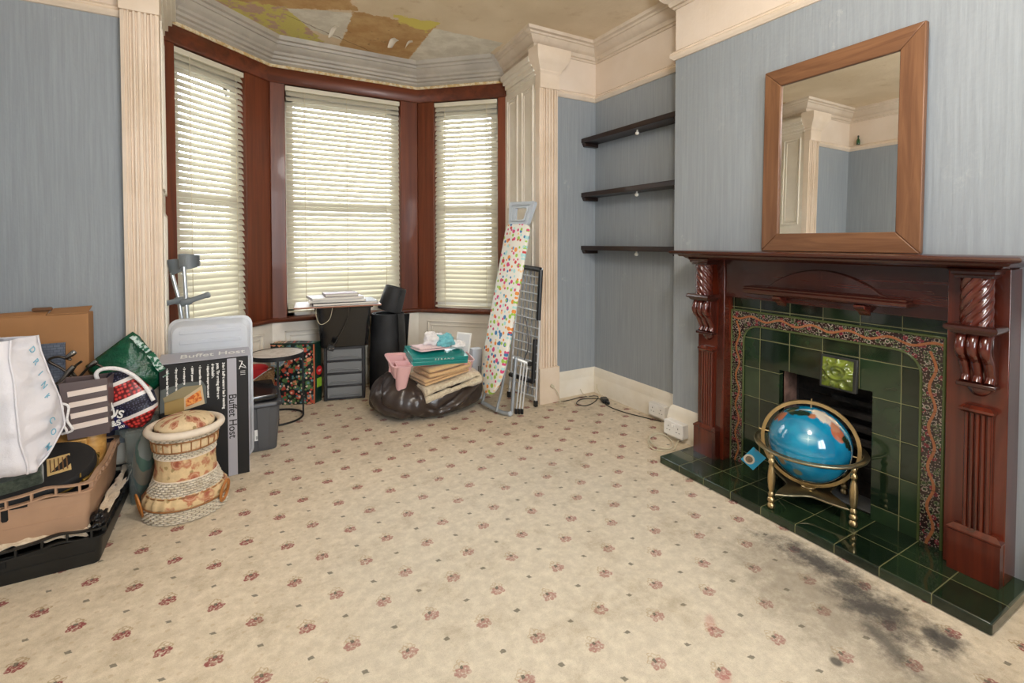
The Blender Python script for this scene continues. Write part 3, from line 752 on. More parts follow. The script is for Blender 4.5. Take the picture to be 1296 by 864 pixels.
for sgn in (-1, 1):
    Y = lambda q: 1.232 + sgn*q      # q = distance from the centre line
    def yb(b_, x0, x1, q0, q1, z0, z1):
        a, c = sorted((Y(q0), Y(q1))); b_.box(x0, x1, a, c, z0, z1)
    b = MB(); yb(b, 2.262, 2.369, .472, .640, .0422, 1.131); b.build('side_post', M['mahog_p'], mp, bevel=.003)
    yc = Y(.567)
    b = MB()
    rings = []
    for z, o in ((1.100,.012),(1.108,.012),(1.114,.004),(1.122,.004),(1.131,-.006)):
        rings.append([(2.263, yc-.062+o, z), (2.165+o, yc-.062+o, z), (2.165+o, yc+.062-o, z), (2.263, yc+.062-o, z)])
    b.loft(rings); b.build('column_cap', M['mahog_y'], mp, smooth=30)
    b = MB(); prof = [(.044, .938+.162*k/48) for k in range(49)]
    b.lathe((2.218, yc, 0), prof, 60, fn=lambda r, z, a: r*(.80+.22*abs(math.cos(4*(a*1 + sgn*(z-.938)*21)))**.8)); b.build('twist_column', M['mahog'], mp, smooth=60)
    b = MB(); rings = []
    for z, o in ((.902,.026),(.908,.016),(.916,.012),(.918,.004),(.926,0),(.934,.002),(.939,.008)):
        rings.append([(2.263, yc-.072+o, z), (2.155+o, yc-.072+o, z), (2.155+o, yc+.072-o, z), (2.263, yc+.072-o, z)])
    b.loft(rings); b.build('bracket_ledge', M['mahog_y'], mp, smooth=30)
    for dq in (-.033, 0, .033):
        b = MB(); path = []; rr = []
        for k in range(21):
            u = k/20; z = .902-.170*u
            x = 2.205 - .022*math.sin(min(1,u/.5)*PI)*(1 if u < .5 else 0) + .042*(0 if u < .28 else (1-math.cos((u-.28)/.72*PI))/2) - .016*max(0,(u-.86)/.14)
            path.append((x, yc+dq, z)); rr.append(.0175-.004*math.sin(u*PI)*0-.003*u)
        b.tube(path, rr, 12); b.build('corbel_scroll', M['mahog'], mp, smooth=60)
    b = MB(); b.prism([(2.263,yc-.048,.902),(2.212,yc-.048,.902),(2.205,yc-.048,.85),(2.235,yc-.048,.78),(2.244,yc-.048,.72),(2.263,yc-.048,.72)], (0,.096,0))
    b.build('corbel_block', M['mahog_z'], mp, bevel=.002)
    b = MB(); b.box(2.214, 2.263, yc-.053, yc+.053, .716, .732); b.build('corbel_foot', M['mahog_y'], mp, bevel=.004)
    b = MB(); b.M = Matrix.Translation((2.258, yc, .700)); b.lathe((0,0,0), [(.002,-.020),(.016,-.016),(.026,-.006),(.034,.006),(.036,.016)], 24, fn=lambda r, z, a: r); 
    b.jit(lambda p: Vector((2.258+(p.x-2.258)*.55, p.y, p.z))); b.build('corbel_drop', M['mahog'], mp, smooth=60)
    b = MB(); yb(b, 2.250, 2.263, .528, .606, .205, .625); b.build('reeded_back', M['mahog_p'], mp)
    for k in range(5):
        b = MB(); yv = yc-.030+.015*k
        b.prism([(2.250+.001 - .010*math.sin(PI*j/8), yv+.0068*math.cos(PI*j/8), .207) for j in range(9)], (0,0,.417)); b.build('reed', M['mahog_p'], mp, smooth=50)
    b = MB(); rings = []
    for z, o in ((.622,.010),(.630,.002),(.638,.002),(.648,.014)):
        rings.append([(2.263, yc-.050+o, z), (2.224+o, yc-.050+o, z), (2.224+o, yc+.050-o, z), (2.263, yc+.050-o, z)])
    b.loft(rings); b.build('reeded_cap', M['mahog_p'], mp, smooth=30)
    b = MB(); rings = []
    for z, o in ((.0422,0),(.186,0),(.190,-.003),(.196,-.003),(.210,.014)):
        rings.append([(2.263, yc-.071+o, z), (2.228+o, yc-.071+o, z), (2.228+o, yc+.071-o, z), (2.263, yc+.071-o, z)])
    b.loft(rings); b.build('plinth_block', M['mahog_p'], mp, smooth=30)

# ------------------------------------------------------------------ mirror
t = NT('stained_pine_frame'); x, y, z = t.xyz()
def pine(axis, name):
    t = NT(name); k = [30.0]*3; k[axis] = 2.0; n = t.noise(t.scale(tuple(k)), 1.0, 4, .6, .8)
    c = t.mix(t.ss(.3,.75,n), s2l((104,68,44)), s2l((132,92,62)))
    kn = t.voro(t.scale((5.5,5.5,5.5)), 1.0); c = t.mix(t.ss(.10,.05,kn)*.8, c, s2l((66,36,20)))
    return t.done(t.bsdf(c, .45, nrm=t.bump(n, .15, .002), coat=.1))
M['pine_y'] = pine(1, 'stained_pine_rail'); M['pine_z'] = pine(2, 'stained_pine_stile')
bpy.data.materials.remove(t.m)
mm = Matrix.Translation((2.325, 1.197, 1.1775)) @ rot('Z', -2) @ rot('Y', 1)
mi = thing('wall_mirror', (2.325, 1.197, 1.1775), 'large mirror in a broad brown pine frame leaning on the mantel shelf', 'mirror')
W2, HH, FW = .338, .900, .086
def mitre(pts, name, mat):
    b = MB(); b.M = mm; b.prism([(-.018, p[0], p[1]) for p in pts], (.026,0,0)); b.build(name, mat, mi, bevel=.004)
mitre([(-W2,0),(W2,0),(W2-FW,FW),(-W2+FW,FW)], 'frame_rail', M['pine_y'])
mitre([(-W2,HH),(-W2+FW,HH-FW),(W2-FW,HH-FW),(W2,HH)], 'frame_rail', M['pine_y'])
mitre([(-W2,0),(-W2+FW,FW),(-W2+FW,HH-FW),(-W2,HH)], 'frame_stile', M['pine_z'])
mitre([(W2,0),(W2,HH),(W2-FW,HH-FW),(W2-FW,FW)], 'frame_stile', M['pine_z'])
t = NT('mirror_silver'); M['mirror'] = t.done(t.bsdf((.93,.94,.93), .012, 1.0))
b = MB(); b.M = mm; b.box(-.0065, -.0005, -W2+FW-.002, W2-FW+.002, FW-.002, HH-FW+.002); b.build('mirror_glass', M['mirror'], mi)

# ------------------------------------------------------------------ alcove shelves
M['shelf'] = mat_wood('dark_oak_stained_shelf', (26,16,13), (52,34,27), 1, .38, .15, .6)
M['knob'] = plain('white_shelf_support', (226,222,212), .4)
for z0, z1, lb in ((2.008,2.044,'top dark wooden shelf of the three in the alcove'), (1.578,1.614,'middle dark wooden shelf of the three in the alcove'), (1.158,1.192,'lowest dark wooden shelf of the three in the alcove')):
    s = thing('alcove_shelf', (2.46, 2.64, z0), lb, 'shelf', 'dark shelves in the alcove')
    b = MB(); b.box(2.385, 2.529, 2.153, 3.126, z0, z1); b.build('shelf_board', M['shelf'], s, bevel=.004)
    b = MB(); b.prism([(2.392,3.088,z0),(2.529,3.088,z0),(2.529,3.088,z0-.028),(2.405,3.088,z0-.028)], (0,.038,0)); b.build('end_batten', M['shelf'], s, bevel=.002)
    b = MB(); b.box(2.395, 2.529, 2.153, 2.185, z0-.026, z0); b.build('end_batten', M['shelf'], s, bevel=.002)
    b = MB(); b.M = Matrix.Translation((2.44, 2.556, z0-.012)); b.lathe((0,0,0), [(.006,.012),(.006,0),(.013,-.004),(.015,-.012),(.011,-.020),(.003,-.023)], 16); b.build('support_knob', M['knob'], s, smooth=50)

# ------------------------------------------------------------------ sockets and cables
M['socket'] = plain('white_socket_plastic', (232,230,226), .3); M['hole'] = plain('socket_hole', (30,28,28), .6)
def socket(x, yc, zc, label, dep):
    s = thing('double_socket', (x, yc, zc), label, 'socket', 'white double sockets on the skirting boards')
    b = MB(); b.box(x, x+dep-.012, yc-.073, yc+.073, zc-.043, zc+.043); b.build('back_box', M['socket'], s, bevel=.004)
    b = MB(); b.box(x-.008, x, yc-.0735, yc+.0735, zc-.0435, zc+.0435); fp = b.build('face_plate', M['socket'], s, bevel=.003)
    for dy in (-.037, .037):
        for hy, hz_, w, h in ((0,.016,.003,.008),(-.011,-.007,.007,.003),(.011,-.007,.007,.003)):
            b = MB(); b.box(x-.0088, x-.0078, yc+dy+hy-w/2-.0008, yc+dy+hy+w/2+.0008, zc+hz_-h/2-.004, zc+hz_+h/2-.004); b.build('pin_hole', M['hole'], fp)
    for dy in (-.010, .010):
        b = MB(); b.box(x-.0115, x-.007, yc+dy-.006, yc+dy+.006, zc+.012, zc+.030); b.build('rocker_switch', M['socket'], fp, bevel=.001)
socket(2.468, 2.376, .074, 'white double socket on the alcove skirting board, farther from the fireplace', .052)
socket(2.302, 2.080, .078, 'white double socket on the chimney breast skirting, beside the mahogany surround', .058)
M['cable_w'] = plain('cream_cable', (206,196,170), .45); M['cable_k'] = plain('dark_cable', (52,46,38), .45)
def spline(pts, k=6):
    pts = [Vector(p) for p in pts]; out = []
    for i in range(len(pts)-1):
        p0, p1, p2, p3 = pts[max(i-1,0)], pts[i], pts[i+1], pts[min(i+2,len(pts)-1)]
        for j in range(k):
            t = j/k; out.append(.5*((2*p1)+(p2-p0)*t+(2*p0-5*p1+4*p2-p3)*t*t+(3*p1-p0-3*p2+p3)*t**3))
    out.append(pts[-1]); return out
def cable(pts, r, m, label, name='cable'):
    c = spline(pts); zr = r+.0006
    b = MB(); b.tube([(p.x, p.y, max(p.z, zr)) for p in c], r, 8); o = b.build(name, m, smooth=60); return tag(o, label, 'cable')
cable([(2.10,3.02,.006),(2.20,3.02,.006),(2.32,3.03,.006),(2.42,2.95,.02),(2.32,2.88,.006),(2.22,2.86,.006),(2.20,2.93,.006),(2.30,2.99,.006),(2.40,2.90,.016),(2.37,2.77,.006),(2.38,2.62,.006),(2.43,2.47,.006),(2.478,2.35,.006)], .0035, M['cable_k'], 'dark cable looping on the carpet in the alcove corner')
cable([(2.474,3.03,.088),(2.45,2.99,.06),(2.44,2.92,.02),(2.425,2.82,.012)], .0035, M['cable_w'], 'cream cable dropping from the alcove corner to the black plug')
cable([(2.335,3.06,.06),(2.34,3.03,.03),(2.37,2.98,.012),(2.41,2.93,.02)], .003, M['cable_w'], 'thin cream cable hanging out from under the front wall skirting')
cable([(2.33,2.045,.03),(2.30,2.05,.010),(2.20,1.99,.006),(2.11,2.03,.006),(2.13,2.12,.010),(2.24,2.20,.016),(2.31,2.17,.012),(2.27,2.06,.010),(2.18,2.00,.014),(2.13,2.06,.016),(2.19,2.17,.012),(2.28,2.20,.012)], .0038, M['cable_w'], 'cream cable coiled on the carpet below the nearer socket, beside the hearth')
cable([(2.06,3.044,.125),(2.085,3.02,.09),(2.10,3.0,.03),(2.08,2.97,.006),(2.11,2.92,.012),(2.05,2.93,.014),(2.06,3.0,.010),(2.12,2.98,.016),(2.09,2.93,.022)], .003, M['cable_w'], 'short tangled cream telephone wire at the foot of the fluted pilaster')
b = MB(); b.cbox((2.405,2.85,.022), (.05,.075,.030), rot('Z',-25)); b.cbox((2.395,2.80,.018), (.022,.04,.022), rot('Z',-25)); 
pl = thing('plug', (2.405,2.85,.007), 'black plug lying on the carpet in the alcove corner', 'plug'); b.build('plug_body', plain('black_plug_plastic', (22,22,23), .35), pl, bevel=.006)
b = MB(); b.cbox((2.415,2.885,.024), (.006,.016,.003), rot('Z',-25)); b.build('pin', plain('brass_pin', (176,150,90), .3, 1.0), pl)
b = MB(); b.cbox((2.055,3.040,.130), (.034,.014,.024), rot('Y',38)); tag(b.build('telephone_connector', M['cable_w'], bevel=.004), 'small cream wire connector fixed to the pilaster plinth', 'connector')

# ------------------------------------------------------------------ globe
GC = Vector((2.245, 1.24, .308)); GR = .166
gl = thing('globe', (2.245, 1.24, .0418), 'blue terrestrial globe in a brass four-legged stand standing on the hearth', 'globe')
M['brass'] = plain('antique_brass', (190,166,122), .36, 1.0, var=.12, vsc=20)
M['brass_dark'] = plain('dull_antique_brass', (172,160,130), .40, 1.0, var=.15, vsc=20)
t = NT('globe_map'); v = t.coords(); x, y, z = t.xyz()
gx, gy, gz = x*(1/GR), y*(1/GR), (z-(GC.z-.0418))*(1/GR)
nn = (t.noise(sc=30, det=5, rough=.65)-.5)*.24
c = t.mix(t.ss(.3,.7,t.noise(sc=10, det=3)), s2l((10,112,152)), s2l((26,140,176)))
def land(d, r, colr, stretch=None):
    global c
    d = Vector(d).normalized(); dx, dy, dz = gx-d.x, gy-d.y, gz-d.z
    dist = (dx*dx+dy*dy+dz*dz).sqrt()
    m = t.ss(.03, -.03, dist-r+nn); c = t.mix(m, c, s2l(colr))
land((-.10,-.35,.92), .20, (206,196,182)); land((-.03,-.60,.78), .20, (198,186,176)); land((-.22,-.50,.83), .10, (206,196,182))
land((-.36,-.27,.90), .085, (176,112,78)); land((-.14,-.82,.55), .20, (170,96,68)); land((-.10,-.70,.68), .13, (176,120,92))
land((.04,-.95,.31), .12, (26,42,30)); land((.10,-.97,.20), .10, (26,42,30)); land((0,-.90,.42), .09, (36,50,34))
land((-.44,.18,.88), .11, (30,52,40)); land((-.40,.0,.92), .12, (30,52,40)); land((-.36,-.12,.93), .08, (34,52,40)); land((-.30,.30,.90), .16, (40,60,44))
land((-.55,.44,.71), .15, (168,104,74)); land((-.45,.60,.66), .16, (150,96,70))
land((-.91,.21,-.35), .12, (150,128,96)); land((-.82,-.18,-.54), .10, (110,120,96)); land((-.55,.75,-.3), .25, (160,120,80)); land((.8,.3,.3), .5, (150,110,70)); land((.5,.8,.2), .4, (70,96,60)); land((.6,-.6,-.4), .35, (170,140,100))
# pale four-point star with a soft oval halo on the blue
dS = Vector((-.80,-.42,.42)).normalized(); e1 = Vector((dS.y,-dS.x,0)).normalized()*-1; e2 = dS.cross(e1)*-1
a = gx*e1.x+gy*e1.y+gz*e1.z; b_ = gx*e2.x+gy*e2.y+gz*e2.z; front = (gx*dS.x+gy*dS.y+gz*dS.z).gt(.5)
star = t.ss(.030, .012, (a.abs()*b_.abs()).sqrt()*1.0 + (a*a+b_*b_).sqrt()*.085); halo = t.ss(.26, .06, (a*a*.8+b_*b_*2.2).sqrt())
c = t.mix(star*front*.9, c, s2l((226,240,240))); c = t.mix(halo*front*.55, c, s2l((176,214,220)))
M['globe'] = t.done(t.bsdf(c, .12, coat=.8))
b = MB(); b.ball(GC, GR, 64, 40); b.build('ball', M['globe'], gl, smooth=180)
vdir = Vector((GC.x, GC.y, 0)).normalized(); side = Vector((vdir.y, -vdir.x, 0))
b = MB(); R1, R2, hw = .181, .196, .007
axisn = (vdir*1.0).normalized()
ring = []
for k in range(72):
    a = 2*PI*k/72; e = side*math.cos(a)+Vector((0,0,1))*math.sin(a)
    ring.append([GC+e*R1-axisn*hw, GC+e*R2-axisn*hw, GC+e*R2+axisn*hw, GC+e*R1+axisn*hw])
b.loft(ring, loop=True); b.build('meridian_ring', M['brass'], gl, smooth=40)
for k in (52, 90-16, 164, 268-16+180):
    pass
for ang in (88, 268, -8, 172):
    a = math.radians(ang); e = side*math.cos(a)+Vector((0,0,1))*math.sin(a)
    b = MB(); b.tube([GC+e*(GR-.002), GC+e*(R2+.010)], .0035, 10); b.build('axis_pin', M['brass'], gl, smooth=50)
b = MB(); rings = []
for k in range(80):
    a = 2*PI*k/80; e = Vector((math.cos(a), math.sin(a), 0)); o = Vector((GC.x, GC.y, .296))
    rings.append([o+e*r+Vector((0,0,z)) for r, z in ((.199,-.005),(.203,-.008),(.217,-.008),(.224,-.004),(.226,.001),(.224,.005),(.215,.004),(.209,.002),(.203,.005),(.199,.003))])
b.loft(rings, loop=True); b.build('horizon_ring', M['brass_dark'], gl, smooth=50)
feet = [(2.048,1.285),(2.205,1.043),(2.428,1.195),(2.286,1.425)]
for fx, fy in feet:
    d = (Vector((fx,fy,0))-Vector((GC.x,GC.y,0))); d = d*(.211/d.length); px, py = GC.x+d.x, GC.y+d.y
    b = MB(); b.lathe((px,py,.0422), [(.007,0),(.013,.003),(.016,.010),(.015,.020),(.009,.027),(.013,.031),(.016,.039),(.013,.048),(.009,.052),(.012,.058),(.013,.066),(.010,.073),(.008,.077),(.011,.082),(.013,.092),(.0155,.125),(.0155,.150),(.011,.185),(.008,.195),(.012,.202),(.014,.210),(.011,.219),(.007,.224),(.010,.232),(.011,.240),(.007,.247)], 20)
    b.build('leg', M['brass'], gl, smooth=50)
b = MB(); pts = []; n = 12
cc = Vector((GC.x, GC.y, .098))
ang0 = math.atan2(feet[1][1]-GC.y, feet[1][0]-GC.x)
for k in range(4):
    for j in range(n):
        a = ang0 + PI/2*k + PI/2*j/n; u = j/n
        r = .196 if j == 0 else .088+.108*abs(2*u-1)**2.2
        pts.append(cc+Vector((r*math.cos(a), r*math.sin(a), 0)))
b.prism(pts, (0,0,.008)); b.build('cross_base', M['brass_dark'], gl, bevel=.002)
b = MB(); b.lathe((GC.x,GC.y,.106), [(.030,0),(.032,.006),(.029,.010),(.024,.010),(.022,.007),(.002,.007)], 32); b.build('compass', M['brass'], gl, smooth=40)
# blue swing tag hanging from the ring
t = NT('swing_tag_print'); x, y, z = t.xyz(); n = t.noise(sc=40, det=4)
c = t.mix(t.ss(.60,.66,n)*.6, s2l((24,132,168)), s2l((120,96,80)))
dd = ((y+.040)*(y+.040)+(z+.122)*(z+.122)).sqrt(); c = t.mix(t.ss(.026,.022,dd), c, s2l((196,186,170))); c = t.mix(t.ss(.018,.014,dd), c, s2l((110,92,72)))
M['tag'] = t.done(t.bsdf(c, .35))
tg = thing('swing_tag', (2.122, 1.398, .290), 'blue printed paper tag hanging on a string from the globe ring', 'tag')
TM = Matrix.Translation((2.122,1.398,.232)) @ rot('Z', 33) @ rot('X', 38)
b = MB(); b.M = TM; b.box(-.0008, .0008, -.034, .034, -.088, 0)
b.build('tag_card', M['tag'], tg)
b = MB(); b.M = TM; b.lathe((-.0009, .010, -.060), [(.001,0),(.024,0),(.024,.0006),(.001,.0006)], 24, R=rot('Y',-90).to_3x3()); b.build('printed_badge', plain('beige_badge_print', (192,178,158), .5), tg)
b = MB(); b.M = TM; b.lathe((-.0016, .010, -.060), [(.001,0),(.016,0),(.016,.0006),(.001,.0006)], 20, R=rot('Y',-90).to_3x3()); b.build('printed_badge', plain('brown_badge_print', (104,86,66), .5, var=.3, vsc=60), tg)
b = MB(); b.tube([(2.106,1.388,.292),(2.116,1.394,.25),(2.122,1.398,.230)], .0009, 6); b.build('tag_string', plain('gold_string', (190,150,80), .5), tg)
# ================================================================== things in the bay and along the right
def leather(name, rgb):
    t = NT(name); n = t.noise(sc=7, det=5, rough=.6, dist=.4); g = t.voro(sc=160)
    return t.done(t.bsdf(s2l(rgb), .33, nrm=t.bump(n+g*.10, .35, .008), coat=.15))
def fluffy(name, a, b, sc=60, st=.9, d=.012):
    t = NT(name); n = t.noise(sc=sc, det=4, rough=.7)
    return t.done(t.bsdf(t.mix(t.ss(.3,.7,n), s2l(a), s2l(b)), .95, nrm=t.bump(n, st, d), spec=.1, sheen=.4))
M['leather'] = leather('dark_brown_faux_leather', (58,48,44))
# bean bag
BC = Vector((1.19, 3.385, 0)); bbag = thing('bean_bag', BC, 'squashed dark brown faux leather bean bag piled with blankets and a pink bath tray', 'bean bag')
b = MB()
def bean(u, w):
    a = 2*PI*u; ph = (w-.5)*PI*.998
    ca, sa = math.cos(a), math.sin(a); cp, sp = math.cos(ph), math.sin(ph)
    rad = 1/((abs(ca)**2.6+abs(sa)**2.6)**(1/2.6)); rr = cp**.62
    x, y = .40*rad*ca*rr, .275*rad*sa*rr
    z = .125 + .135*(1 if sp > 0 else .93)*abs(sp)**.8*(1 if sp > 0 else -1)
    top = max(0, sp)
    z += top*(.085*math.exp(-((x+.25)/.12)**2-((y-.02)/.2)**2) + .045*math.exp(-((x-.33)/.10)**2) - .055*math.exp(-((x-.02)/.22)**2-((y+.02)/.2)**2))
    p = Vector((x, y, z)); out = Vector((ca*cp, sa*cp, sp*.6))
    fold = abs(math.sin((x*5.4+z*7.0-y*4+1.3*nz(p,4,1))*2.1)); wr = -.020*(1-fold)**4*(1.3 if x < 0 else .6)
    wr += .020*nz(p, 5, 2)+.012*nz(p, 11, 3)+.004*(1-abs(nz(p,16,5)))**4
    # long pleat running up across the front to the right
    s = (x-.02)*.52-(z-.05); side_ = (1 if sa < 0 else 0)*max(0,min(1,(x+.07)*8)); wr += (.030*math.exp(-(s/.020)**2) - .026*math.exp(-((s+.030)/.022)**2))*side_
    th2 = math.atan2(y+.06, x+.16); wr += .013*math.sin(th2*11+3*nz(p,3,8))*math.exp(-((x+.17)/.16)**2)*(1 if sa < .2 else .3)*(.3+.7*cp)
    p += out*wr; p.z = max(p.z, .003+.0*ca)
    return BC+p
b.grid(120, 60, bean, closeu=True); b.build('bag_cover', M['leather'], bbag, smooth=180)
b = MB(); pts = [BC+Vector((.40*math.cos(a)*1.0/((abs(math.cos(a))**2.6+abs(math.sin(a))**2.6)**(1/2.6)), .278/((abs(math.cos(a))**2.6+abs(math.sin(a))**2.6)**(1/2.6))*math.sin(a), .085+.02*math.sin(a*3))) for a in [PI+PI*k/30 for k in range(31)]]

def folded(name, X0, X1, Y0, Y1, zb, th, layers, mat, label, cat, ang=0, seed=1, fuzz=.004, tilt=0):
    """a blanket folded back and forth, the rounded fold on the right"""
    c = Vector(((X0+X1)/2, (Y0+Y1)/2, zb)); L = X1-X0; mid = []
    for k in range(layers):
        z = th*(k+.5)*1.04
        xs = [i/10 for i in range(11)]
        if k % 2: xs = xs[::-1]
        for s in xs: mid.append((-L/2+.02+(L-.04-.012*(k%3))*s, z))
        if k < layers-1:
            e = mid[-1][0]; sg = 1 if k % 2 == 0 else -1
            for j in range(1, 5):
                a = -PI/2+PI*j/5; mid.append((e+sg*.5*th*math.cos(a), z+.52*th+.52*th*math.sin(a)))
    R = Matrix.Translation(c) @ rot('Z', ang) @ rot('Y', tilt)
    ny = 14; D = Y1-Y0; o = thing(name, c, label, cat)
    b = MB(); b.M = R
    rows = []
    for j in range(ny):
        y = -D/2+D*j/(ny-1); ring = []; ring2 = []
        end = min(j, ny-1-j); pin = 1-.10*(1 if end == 0 else 0)
        for i, (x, z) in enumerate(mid):
            p0 = mid[max(i-1,0)]; p1 = mid[min(i+1,len(mid)-1)]; tx, tz = p1[0]-p0[0], p1[1]-p0[1]; l = math.hypot(tx, tz) or 1
            nx, nz_ = -tz/l, tx/l; h = th*.46*(1 if end else .55)
            w = nz((x*3, y*3, z*9), 2.0, seed)*fuzz*2.2 + nz((x*3, y*3, z*9), 9.0, seed)*fuzz; dy = nz((x*2, z*20, seed), 3, seed)*.012
            sagz = nz((x*2, y*2, 0), 1.6, seed+5)*.012
            ring.append((x+nx*(h+w), y+dy, z+nz_*(h+w)+sagz)); ring2.append((x-nx*(h+w), y+dy, z-nz_*(h+w)+sagz))
        rows.append(ring+ring2[::-1])
    b.loft(rows); b.build(name+'_cloth', mat, o, smooth=180)
    return o
M['sherpa'] = fluffy('cream_fleece_wool', (206,188,158), (238,226,200), 46, 1.0, .016)
M['tan'] = fluffy('tan_fleece', (206,168,122), (222,188,142), 120, .4, .004)
folded('blanket', 1.050, 1.505, 3.125, 3.42, .165, .050, 2, M['sherpa'], 'fluffy cream fleece blanket, lowest of the folded pile on the bean bag', 'blanket', 6, 1, .008, -8)
folded('blanket', 1.050, 1.420, 3.150, 3.42, .264, .020, 2, M['tan'], 'tan fleece blanket folded flat in the middle of the pile', 'blanket', 8, 2, .002, -7)
folded('blanket', 1.080, 1.420, 3.140, 3.41, .304, .034, 2, M['tan'], 'tan fleece blanket folded on top of the pile, under the pink tray', 'blanket', 8, 3, .002, -5)

# pink bath tray
M['pink'] = plain('pale_pink_plastic', (228,182,184), .35)
CT = Matrix.Translation((1.19, 3.265, .388)) @ rot('Z', 0) @ rot('Y', 3.0) @ rot('X', 12)
cad = thing('bath_tray', (1.19, 3.265, .385), 'pale pink plastic bath tray with cup holders laid across the folded blankets', 'bath tray')
def rrect(x0, x1, y0, y1, r, z, n=5):
    out = []
    for cx, cy, a0 in ((x1-r,y1-r,0),(x0+r,y1-r,PI/2),(x0+r,y0+r,PI),(x1-r,y0+r,1.5*PI)):
        for k in range(n+1):
            a = a0+PI/2*k/n; out.append((cx+r*math.cos(a), cy+r*math.sin(a), z))
    return out
def vessel(b, outer, th, taper_from=None):
    """open-topped container: list of rounded rectangles bottom to top (x0,x1,y0,y1,r,z)"""
    O = [rrect(*o) for o in outer]
    I = [rrect(o[0]+th, o[1]-th, o[2]+th, o[3]-th, max(.002, o[4]-th), o[5]+(th if k == 0 else 0)) for k, o in enumerate(outer)]
    b.loft(O+I[::-1])
b = MB(); b.M = CT; b.loft([rrect(-.19,.20,-.075,.085,.02,-.006), rrect(-.19,.20,-.08,.09,.02,0), rrect(-.19,.20,-.08,.09,.02,.006)]); b.build('tray_bridge', M['pink'], cad, bevel=.002)
b = MB(); b.M = CT; vessel(b, [(-.288,-.182,-.080,.082,.03,-.085),(-.310,-.178,-.100,.100,.03,.010),(-.325,-.172,-.112,.112,.03,.014),(-.325,-.172,-.112,.112,.03,.022)], .006); b.build('end_basket', M['pink'], cad, smooth=50)
b = MB(); b.M = CT; vessel(b, [(-.268,-.205,-.105,-.045,.025,-.170),(-.285,-.192,-.125,-.028,.03,-.02),(-.290,-.188,-.130,-.022,.03,.020)], .004); b.build('cup_holder', M['pink'], cad, smooth=50)
b = MB(); b.M = CT; b.box(-.315,-.180,-.018,-.010,-.06,.016); b.build('divider', M['pink'], cad, bevel=.002)
b = MB(); b.M = CT; vessel(b, [(.205,.268,-.085,.085,.025,-.085),(.190,.280,-.10,.10,.03,.012),(.190,.285,-.105,.105,.03,.020)], .006); b.build('end_basket', M['pink'], cad, smooth=50)

M['teal'] = plain('teal_card', (22,138,134), .3, coat=.2); M['teal_d'] = plain('dark_teal_card', (14,104,104), .3); M['white_print'] = plain('white_print', (235,235,232), .5)
TB = Matrix.Translation((1.215, 3.275, .402)) @ rot('Z', -3) @ rot('Y', 3.0) @ rot('X', 10)
for k, (z0, z1, lb, m_) in enumerate(((-.004,.024,'teal boxed set lying on the pink tray, lower of the two','teal_d'),(.025,.050,'teal boxed set with white lettering, upper of the two on the pink tray','teal'))):
    o = thing('gift_box', (1.215,3.285,.4+z0), lb, 'box', 'teal boxes on the bath tray')
    b = MB(); b.M = TB; x0, x1 = -.205+.003*k, .195
    b.box(x0, x1, -.125, .12, z0, z1); b.build('box_body', M['teal'], o, bevel=.003)
    b = MB(); b.M = TB; b.box(x0-.001, x1+.001, -.1265, .1215, z0+.011, z0+.013); b.build('lid_seam', M['teal_d'], o)
    if k: text('S E R A N D', 'lettering', M['white_print'], o, TB @ frame_m((.02,-.1262,.0375), (1,0,0), (0,0,1)), .017, sx=1.6)
def crumple(name, c, s, mat, label, cat, seed, amp=.35, nu=40, nv=22):
    o = thing(name, Vector(c)-Vector((0,0,s[2]*.8)), label, cat); b = MB(); b.ball(c, 1.0, nu, nv, s)
    C0 = Vector(c)
    def j(p):
        d = p-C0; q = Vector((d.x/s[0], d.y/s[1], d.z/s[2])); f = 1+amp*(nz(q, 1.6, seed)+.5*nz(q, 3.5, seed)) - amp*.5*(1-abs(nz(q, 2.4, seed+3)))**6
        r = Vector((d.x*f, d.y*f, d.z*f)); r.z = max(r.z, -s[2]*.8); return C0+r
    b.jit(j); b.build(name+'_cloth', mat, o, smooth=180); return o
M['pinkcloth'] = fluffy('pale_pink_towelling', (226,196,198), (240,216,216), 150, .3, .003)
M['whitecloth'] = fluffy('white_towelling', (224,222,224), (244,242,242), 150, .3, .003)
M['aqua'] = fluffy('turquoise_towelling', (96,176,190), (136,206,214), 150, .3, .003)
folded('towel', 1.035, 1.30, 3.20, 3.36, .462, .014, 2, M['pinkcloth'], 'pale pink towel folded on the teal boxes', 'towel', 10, 6, .003, 2)
crumple('flannel', (1.205,3.30,.525), (.075,.06,.055), M['whitecloth'], 'white flannel crumpled behind the turquoise one on the teal boxes', 'flannel', 4)
crumple('flannel', (1.275,3.25,.520), (.070,.055,.050), M['aqua'], 'turquoise flannel crumpled on top of the pile', 'flannel', 8, .42)
crumple('flannel', (1.370,3.25,.480), (.065,.05,.032), M['whitecloth'], 'white flannel crumpled to the right of the turquoise one, against the white frame', 'flannel', 12)
M['whiteboard'] = plain('white_lacquered_board', (230,230,228), .35); M['greyedge'] = plain('grey_board_edge', (150,152,156), .4)
o = thing('picture_frame', (1.470,3.36,.40), 'white box frame standing on edge at the right end of the pile', 'picture frame')
FM = Matrix.Translation((1.462,3.36,.455)) @ rot('Z', -30) @ rot('X', -14) @ rot('Y',6)
b = MB(); b.M = FM; b.box(-.055,.055,-.014,.014,-.065,.085); b.build('frame_body', M['whiteboard'], o, bevel=.003)
b = MB(); b.M = FM; b.box(-.045,.045,-.0155,-.013,-.052,.072); b.build('frame_panel', plain('pale_grey_panel', (206,208,210), .5), o)
o = thing('carton', (1.60,3.46,0), 'slim pale grey carton standing on the carpet between the bean bag and the ironing board', 'carton')
b = MB(); b.box(1.560,1.640,3.40,3.47,.001,.395); b.build('carton_body', plain('pale_blue_grey_card', (206,212,222), .45, var=.05), o, bevel=.003)
